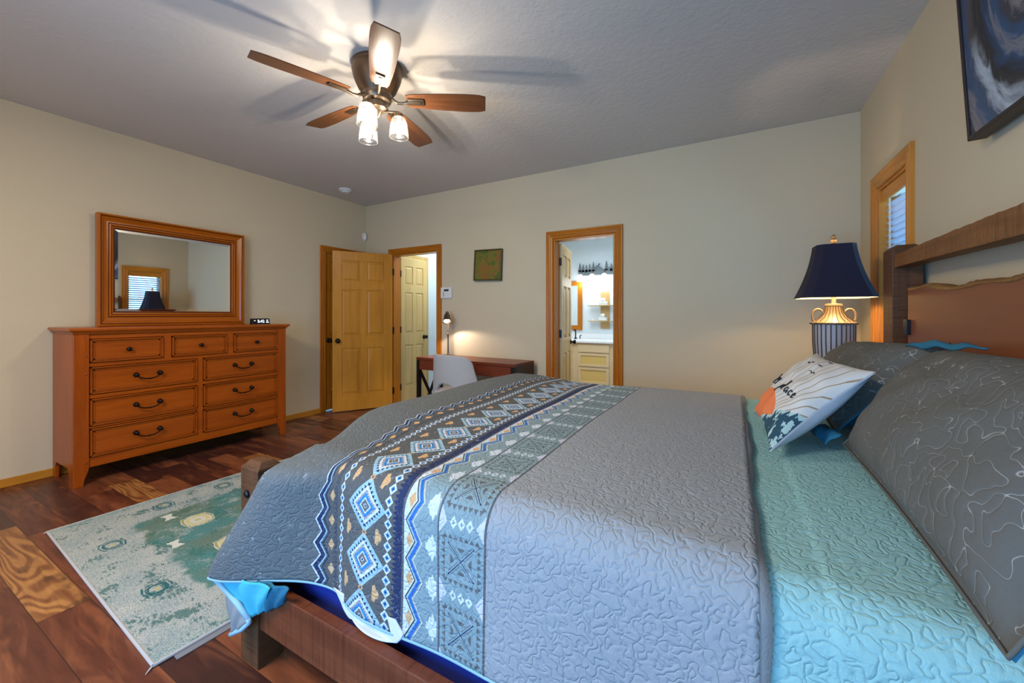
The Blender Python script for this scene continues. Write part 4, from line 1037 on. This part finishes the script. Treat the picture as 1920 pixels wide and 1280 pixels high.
b = MB()
for k in range(26):
    a = 2*pi*k/26; b.tube([((r+.0015)*cos(a), (r+.0015)*sin(a), z) for r, z in ((.05, .10), (.078, .17), (.098, .26), (.105, .36), (.106, .475))], .0032, 6)
b.build('ribs', M['rope'], tl)
b = MB(); b.lathe([(.106, .472), (.116, .476), (.118, .484), (.106, .490), (.072, .515), (.052, .545), (.042, .585), (.046, .592), (.044, .602), (.012, .606), (0, .607)], 32, cap=False); b.build('urn_cap', M['antique'], tl, smooth=2)
b = MB()
for k in range(20):
    a = 2*pi*k/20; b.tube([(r*cos(a), r*sin(a), z) for r, z in ((.107, .491), (.073, .517), (.053, .547), (.043, .586))], .0022, 5)
    b.lathe([(0, -.006), (.007, -.003), (.007, .003), (0, .006)], 8, T(.117*cos(a+.1), .117*sin(a+.1), .478), cap=False)
b.build('beading', M['rope'], tl)
for s in (-1, 1):
    b = MB(); c_ = []; 
    for i in range(26):
        t = i/25; ang = pi*.95 - t*pi*1.75; r = .040-.012*t; c_.append((s*(.083+r*cos(ang)*.85), -.03*s*0, .520+r*1.35*sin(ang)))
    b.tube(c_, .0065, 8); b.build('scroll_handle', M['antique'], tl, smooth=True)
b = MB(); b.lathe([(.012, .60), (.013, .70), (.006, .705), (.005, .98), (0, .98)], 14, cap=False); b.build('stem', M['antique'], tl, smooth=2)
def oct_(hx, hy, c, z, d=0): 
    hx -= d; hy -= d
    return [(-hx+c, -hy, z), (hx-c, -hy, z), (hx, -hy+c, z), (hx, hy-c, z), (hx-c, hy, z), (-hx+c, hy, z), (-hx, hy-c, z), (-hx, -hy+c, z)]
rings = []; rin = []
for i in range(15):
    t = i/14; f = (1-t)**2.0*.62 + (1-t)*.38; hx = .100+.092*f; hy = .085+.070*f; c = .030+.012*f; z = .640+.335*t
    rings.append(oct_(hx, hy, c, z)); rin.append(oct_(hx, hy, c, z, .003))
b = MB(); b.loft(rings, cap=False); sh = b.build('lamp_shade', M['navyshade'], tl, smooth=2)
b = MB(); b.loft(rin, cap=False); b.build('shade_lining', M['cream'], sh, smooth=2)
for k_ in (0, -1): b = MB(); b.loft([rings[k_], rin[k_]], cap=False); b.build('shade_rim', M['cream'], sh)
b = MB(); b.lathe([(0, .965), (.010, .97), (.016, .985), (.012, .995), (.019, 1.010), (.013, 1.022), (.015, 1.032), (.006, 1.042), (0, 1.046)], 12, cap=False); b.build('finial', M['antique'], tl, smooth=2)
b = MB(); b.tube([(-.095, 0, .965), (.095, 0, .965)], .002, 6); b.tube([(0, -.08, .965), (0, .08, .965)], .002, 6); b.build('spider', M['nickel'], tl)
MB().lathe([(0, .74), (.014, .745), (.028, .79), (.026, .82), (0, .84)], 16, T(.0, 0, 0), cap=False).build('bulb', M['bulb'], tl, smooth=True)
point('table_lamp_light', (.555, 3.21-.034, .69+.72), 4.2, (1, .80, .56), .02)

# ================================================================ BATHROOM THINGS
vx0, vx1, vy, vh = BX0+.01, BX1-.01, 6.20, .775
vn = thing('bathroom_vanity', 'pale maple vanity cabinet with drawers seen through the bathroom doorway', 'cabinet', (0, vy, 0))
MB().box(vx0, vx1, .02, BY1-vy-.005, .09, vh).build('body', M['maple'], vn); MB().box(vx0, vx1, .08, .3, 0, .09).build('toe_kick', M['deskdark'], vn)
def vfront(name, x0, x1, z0, z1, panel=True):
    b = MB(); e = .045 if panel else .0
    if panel:
        for p in ((x0, x0+e, z0, z1), (x1-e, x1, z0, z1), (x0+e, x1-e, z0, z0+e*.8), (x0+e, x1-e, z1-e*.8, z1)): b.box(p[0], p[1], 0, .02, p[2], p[3])
    else: b.box(x0, x1, 0, .02, z0, z1)
    o = b.build(name, M['maple'], vn, bevel=.002)
    if panel: MB().box(x0+e, x1-e, .010, .019, z0+e*.8, z1-e*.8).build('panel', M['maplep'], o)
    return o
vfront('drawer', -2.225, -1.715, .625, .745, False); vfront('drawer', -2.225, -1.715, .395, .605); vfront('drawer', -2.225, -1.715, .12, .375)
vfront('door', -2.80, -2.33, .12, .605); vfront('drawer', -2.80, -2.33, .625, .745, False); vfront('door', -1.65, -1.2, .12, .605); vfront('drawer', -1.65, -1.2, .625, .745, False)
o = MB(); o.box(vx0, vx1, vy-.025, BY1-.004, vh, vh+.035); o.box(vx0, vx1, BY1-.024, BY1-.004, vh+.035, vh+.12)
o = o.build('vanity_counter', M['counter'], None, bevel=.005); tag(o, 'glossy white countertop with backsplash on the vanity', 'countertop')
fct = thing('faucet', 'small dark faucet at the left end of the white counter', 'faucet', (-2.42, 6.62, vh+.0365))
b = MB(); b.tube([(0, 0, 0), (0, 0, .13), (.005, -.02, .155), (.01, -.06, .16), (.012, -.10, .145)], .011, 10); b.lathe([(0, 0), (.026, 0), (.022, .02), (0, .022)], 16, cap=False); b.build('spout', M['bronze'], fct, smooth=True)
b = MB(); b.tube([(.08, 0, 0), (.08, 0, .05), (.11, -.02, .065)], .009, 8); b.build('tap_handle', M['bronze'], fct, smooth=True)
bm_ = thing('bathroom_mirror', 'bathroom mirror in a wide wooden frame left of the wall shelf', 'mirror', (-2.64, BY1-.004, .955))
mw, mh = .265, .885; fwd = .085
b = MB()
for p in ((-mw, -mw+fwd, 0, mh), (mw-fwd, mw, 0, mh)): b.box(p[0], p[1], -.028, 0, p[2], p[3])
b.build('frame', M['caseZ'], bm_, bevel=.003)
for p in ((-mw+fwd, mw-fwd, 0, fwd), (-mw+fwd, mw-fwd, mh-fwd, mh)): MB().box(p[0], p[1], -.028, 0, p[2], p[3]).build('frame_rail', M['caseX'], bm_, bevel=.003)
MB().box(-mw+fwd-.003, mw-fwd+.003, -.016, -.004, fwd-.003, mh-fwd+.003).build('mirror_glass', M['mirror'], bm_)
vl = thing('vanity_light', 'pine forest silhouette wall light with glowing white shades above the vanity', 'light fixture', (-1.85, BY1-.004, 1.93))
def tree(x, h, w, b):
    pts = []; n = 6
    for i in range(n):
        z = h*(.30+.70*i/n); ww = w*(1-i/n)*.9+.004
        pts += [(x+ww, z), (x+ww*.45, z+h*.035)]
    pts += [(x, h)]; pts += [(2*x-u, v) for u, v in pts[-2::-1]]
    pts = [(x+w*.35, .10)] + pts + [(x-w*.35, .10)]
    b.prism(pts, lambda u, v, w_: (u, w_, v), -.030, -.026)
b = MB()
for x, h, w in ((-.565, .235, .045), (-.505, .215, .035), (-.445, .20, .035), (-.385, .215, .035), (-.318, .245, .042), (-.085, .25, .045), (.0, .2, .035), (.06, .22, .035), (.3, .24, .04), (.38, .21, .035)): tree(x, h, w, b)
hill = [(-.60, .0), (.45, 0), (.45, .12), (.3, .13), (.1, .10), (-.02, .13), (-.085, .105), (-.14, .10), (-.20, .15), (-.255, .17), (-.29, .14), (-.34, .11), (-.5, .10), (-.59, .12)]
b.prism(hill, lambda u, v, w_: (u, w_, v), -.0255, -.020)
b.build('forest_silhouette', plain('weathered_steel', L(104, 116, 120), .6, .2), vl)
b = MB(); b.prism([(-.262, .155), (-.235, .165), (-.225, .195), (-.205, .215), (-.212, .195), (-.19, .205), (-.205, .185), (-.215, .17), (-.225, .15)], lambda u, v, w_: (u, w_, v), -.031, -.027); b.build('deer_silhouette', plain('weathered_steel_dark', L(90, 102, 106), .6, .2), vl)
MB().box(-.5, .4, -.020, -.001, .03, .09).build('backplate', M['nickel'], vl)
for i in range(4):
    x = -.530+.215*i
    a_ = MB(); a_.tube([(x, -.02, .06), (x, -.09, .07), (x, -.11, .045), (x, -.11, .012)], .006, 8); a_.build('arm', M['nickel'], vl, smooth=True)
    MB().lathe([(.028, .012), (.044, -.01), (.052, -.06), (.060, -.115), (.057, -.115), (.0, -.10)], 24, T(x, -.11, 0), cap=False).build('light_shade', M['bulbw'], vl, smooth=True)
    point('vanity_bulb_light', (-1.85+x, BY1-.004-.11, 1.93-.16), 1.2, (.95, .97, 1), .04)
ws = thing('wall_shelf', 'pale wooden wall shelf with two ledges right of the bathroom mirror', 'shelf', (-1.962, BY1-.004, .985))
MB().box(-.078, .078, -.018, 0, 0, .645).build('back_plank', M['shelfw'], ws, bevel=.002)
for z in (.125, .395): MB().box(-.27, .27, -.15, -.018, z, z+.014).build('ledge', M['shelfw'], ws, bevel=.001)
for z, lab1, lab2 in ((.139, 'folded white towel on the lower ledge of the wall shelf', 'small white rolled cloth on top of the lower towel'), (.409, 'folded white towel on the upper ledge of the wall shelf', 'small white rolled cloth on top of the upper towel')):
    o = MB(); o.box(-.085, .060, -.13, -.03, 0, .030); o.box(-.083, .058, -.13, -.03, .031, .062); o = o.build('folded_towel', M['towel'], None, loc=(-1.962, BY1-.004, .985+z), bevel=.012, seg=3, smooth=2); tag(o, lab1, 'towel', 'folded towels on the wall shelf')
    o = MB(); o.tube([(-.045, -.09, .032), (.02, -.09, .032)], .030, 16); o = o.build('rolled_cloth', M['towel'], None, loc=(-1.965, BY1-.004, .985+z+.064), bevel=.006, smooth=2); tag(o, lab2, 'towel', 'rolled cloths on the wall shelf')
    o = MB(); o.lathe([(0, 0), (.018, 0), (.020, .02), (.014, .035), (0, .036)], 14, cap=False); o = o.build('candle', M['towel'], None, loc=(-2.15, BY1-.09, .985+z), smooth=2); tag(o, 'tiny white candle left of the towel on the %s ledge' % ('lower' if z < .2 else 'upper'), 'candle', 'candles on the wall shelf')
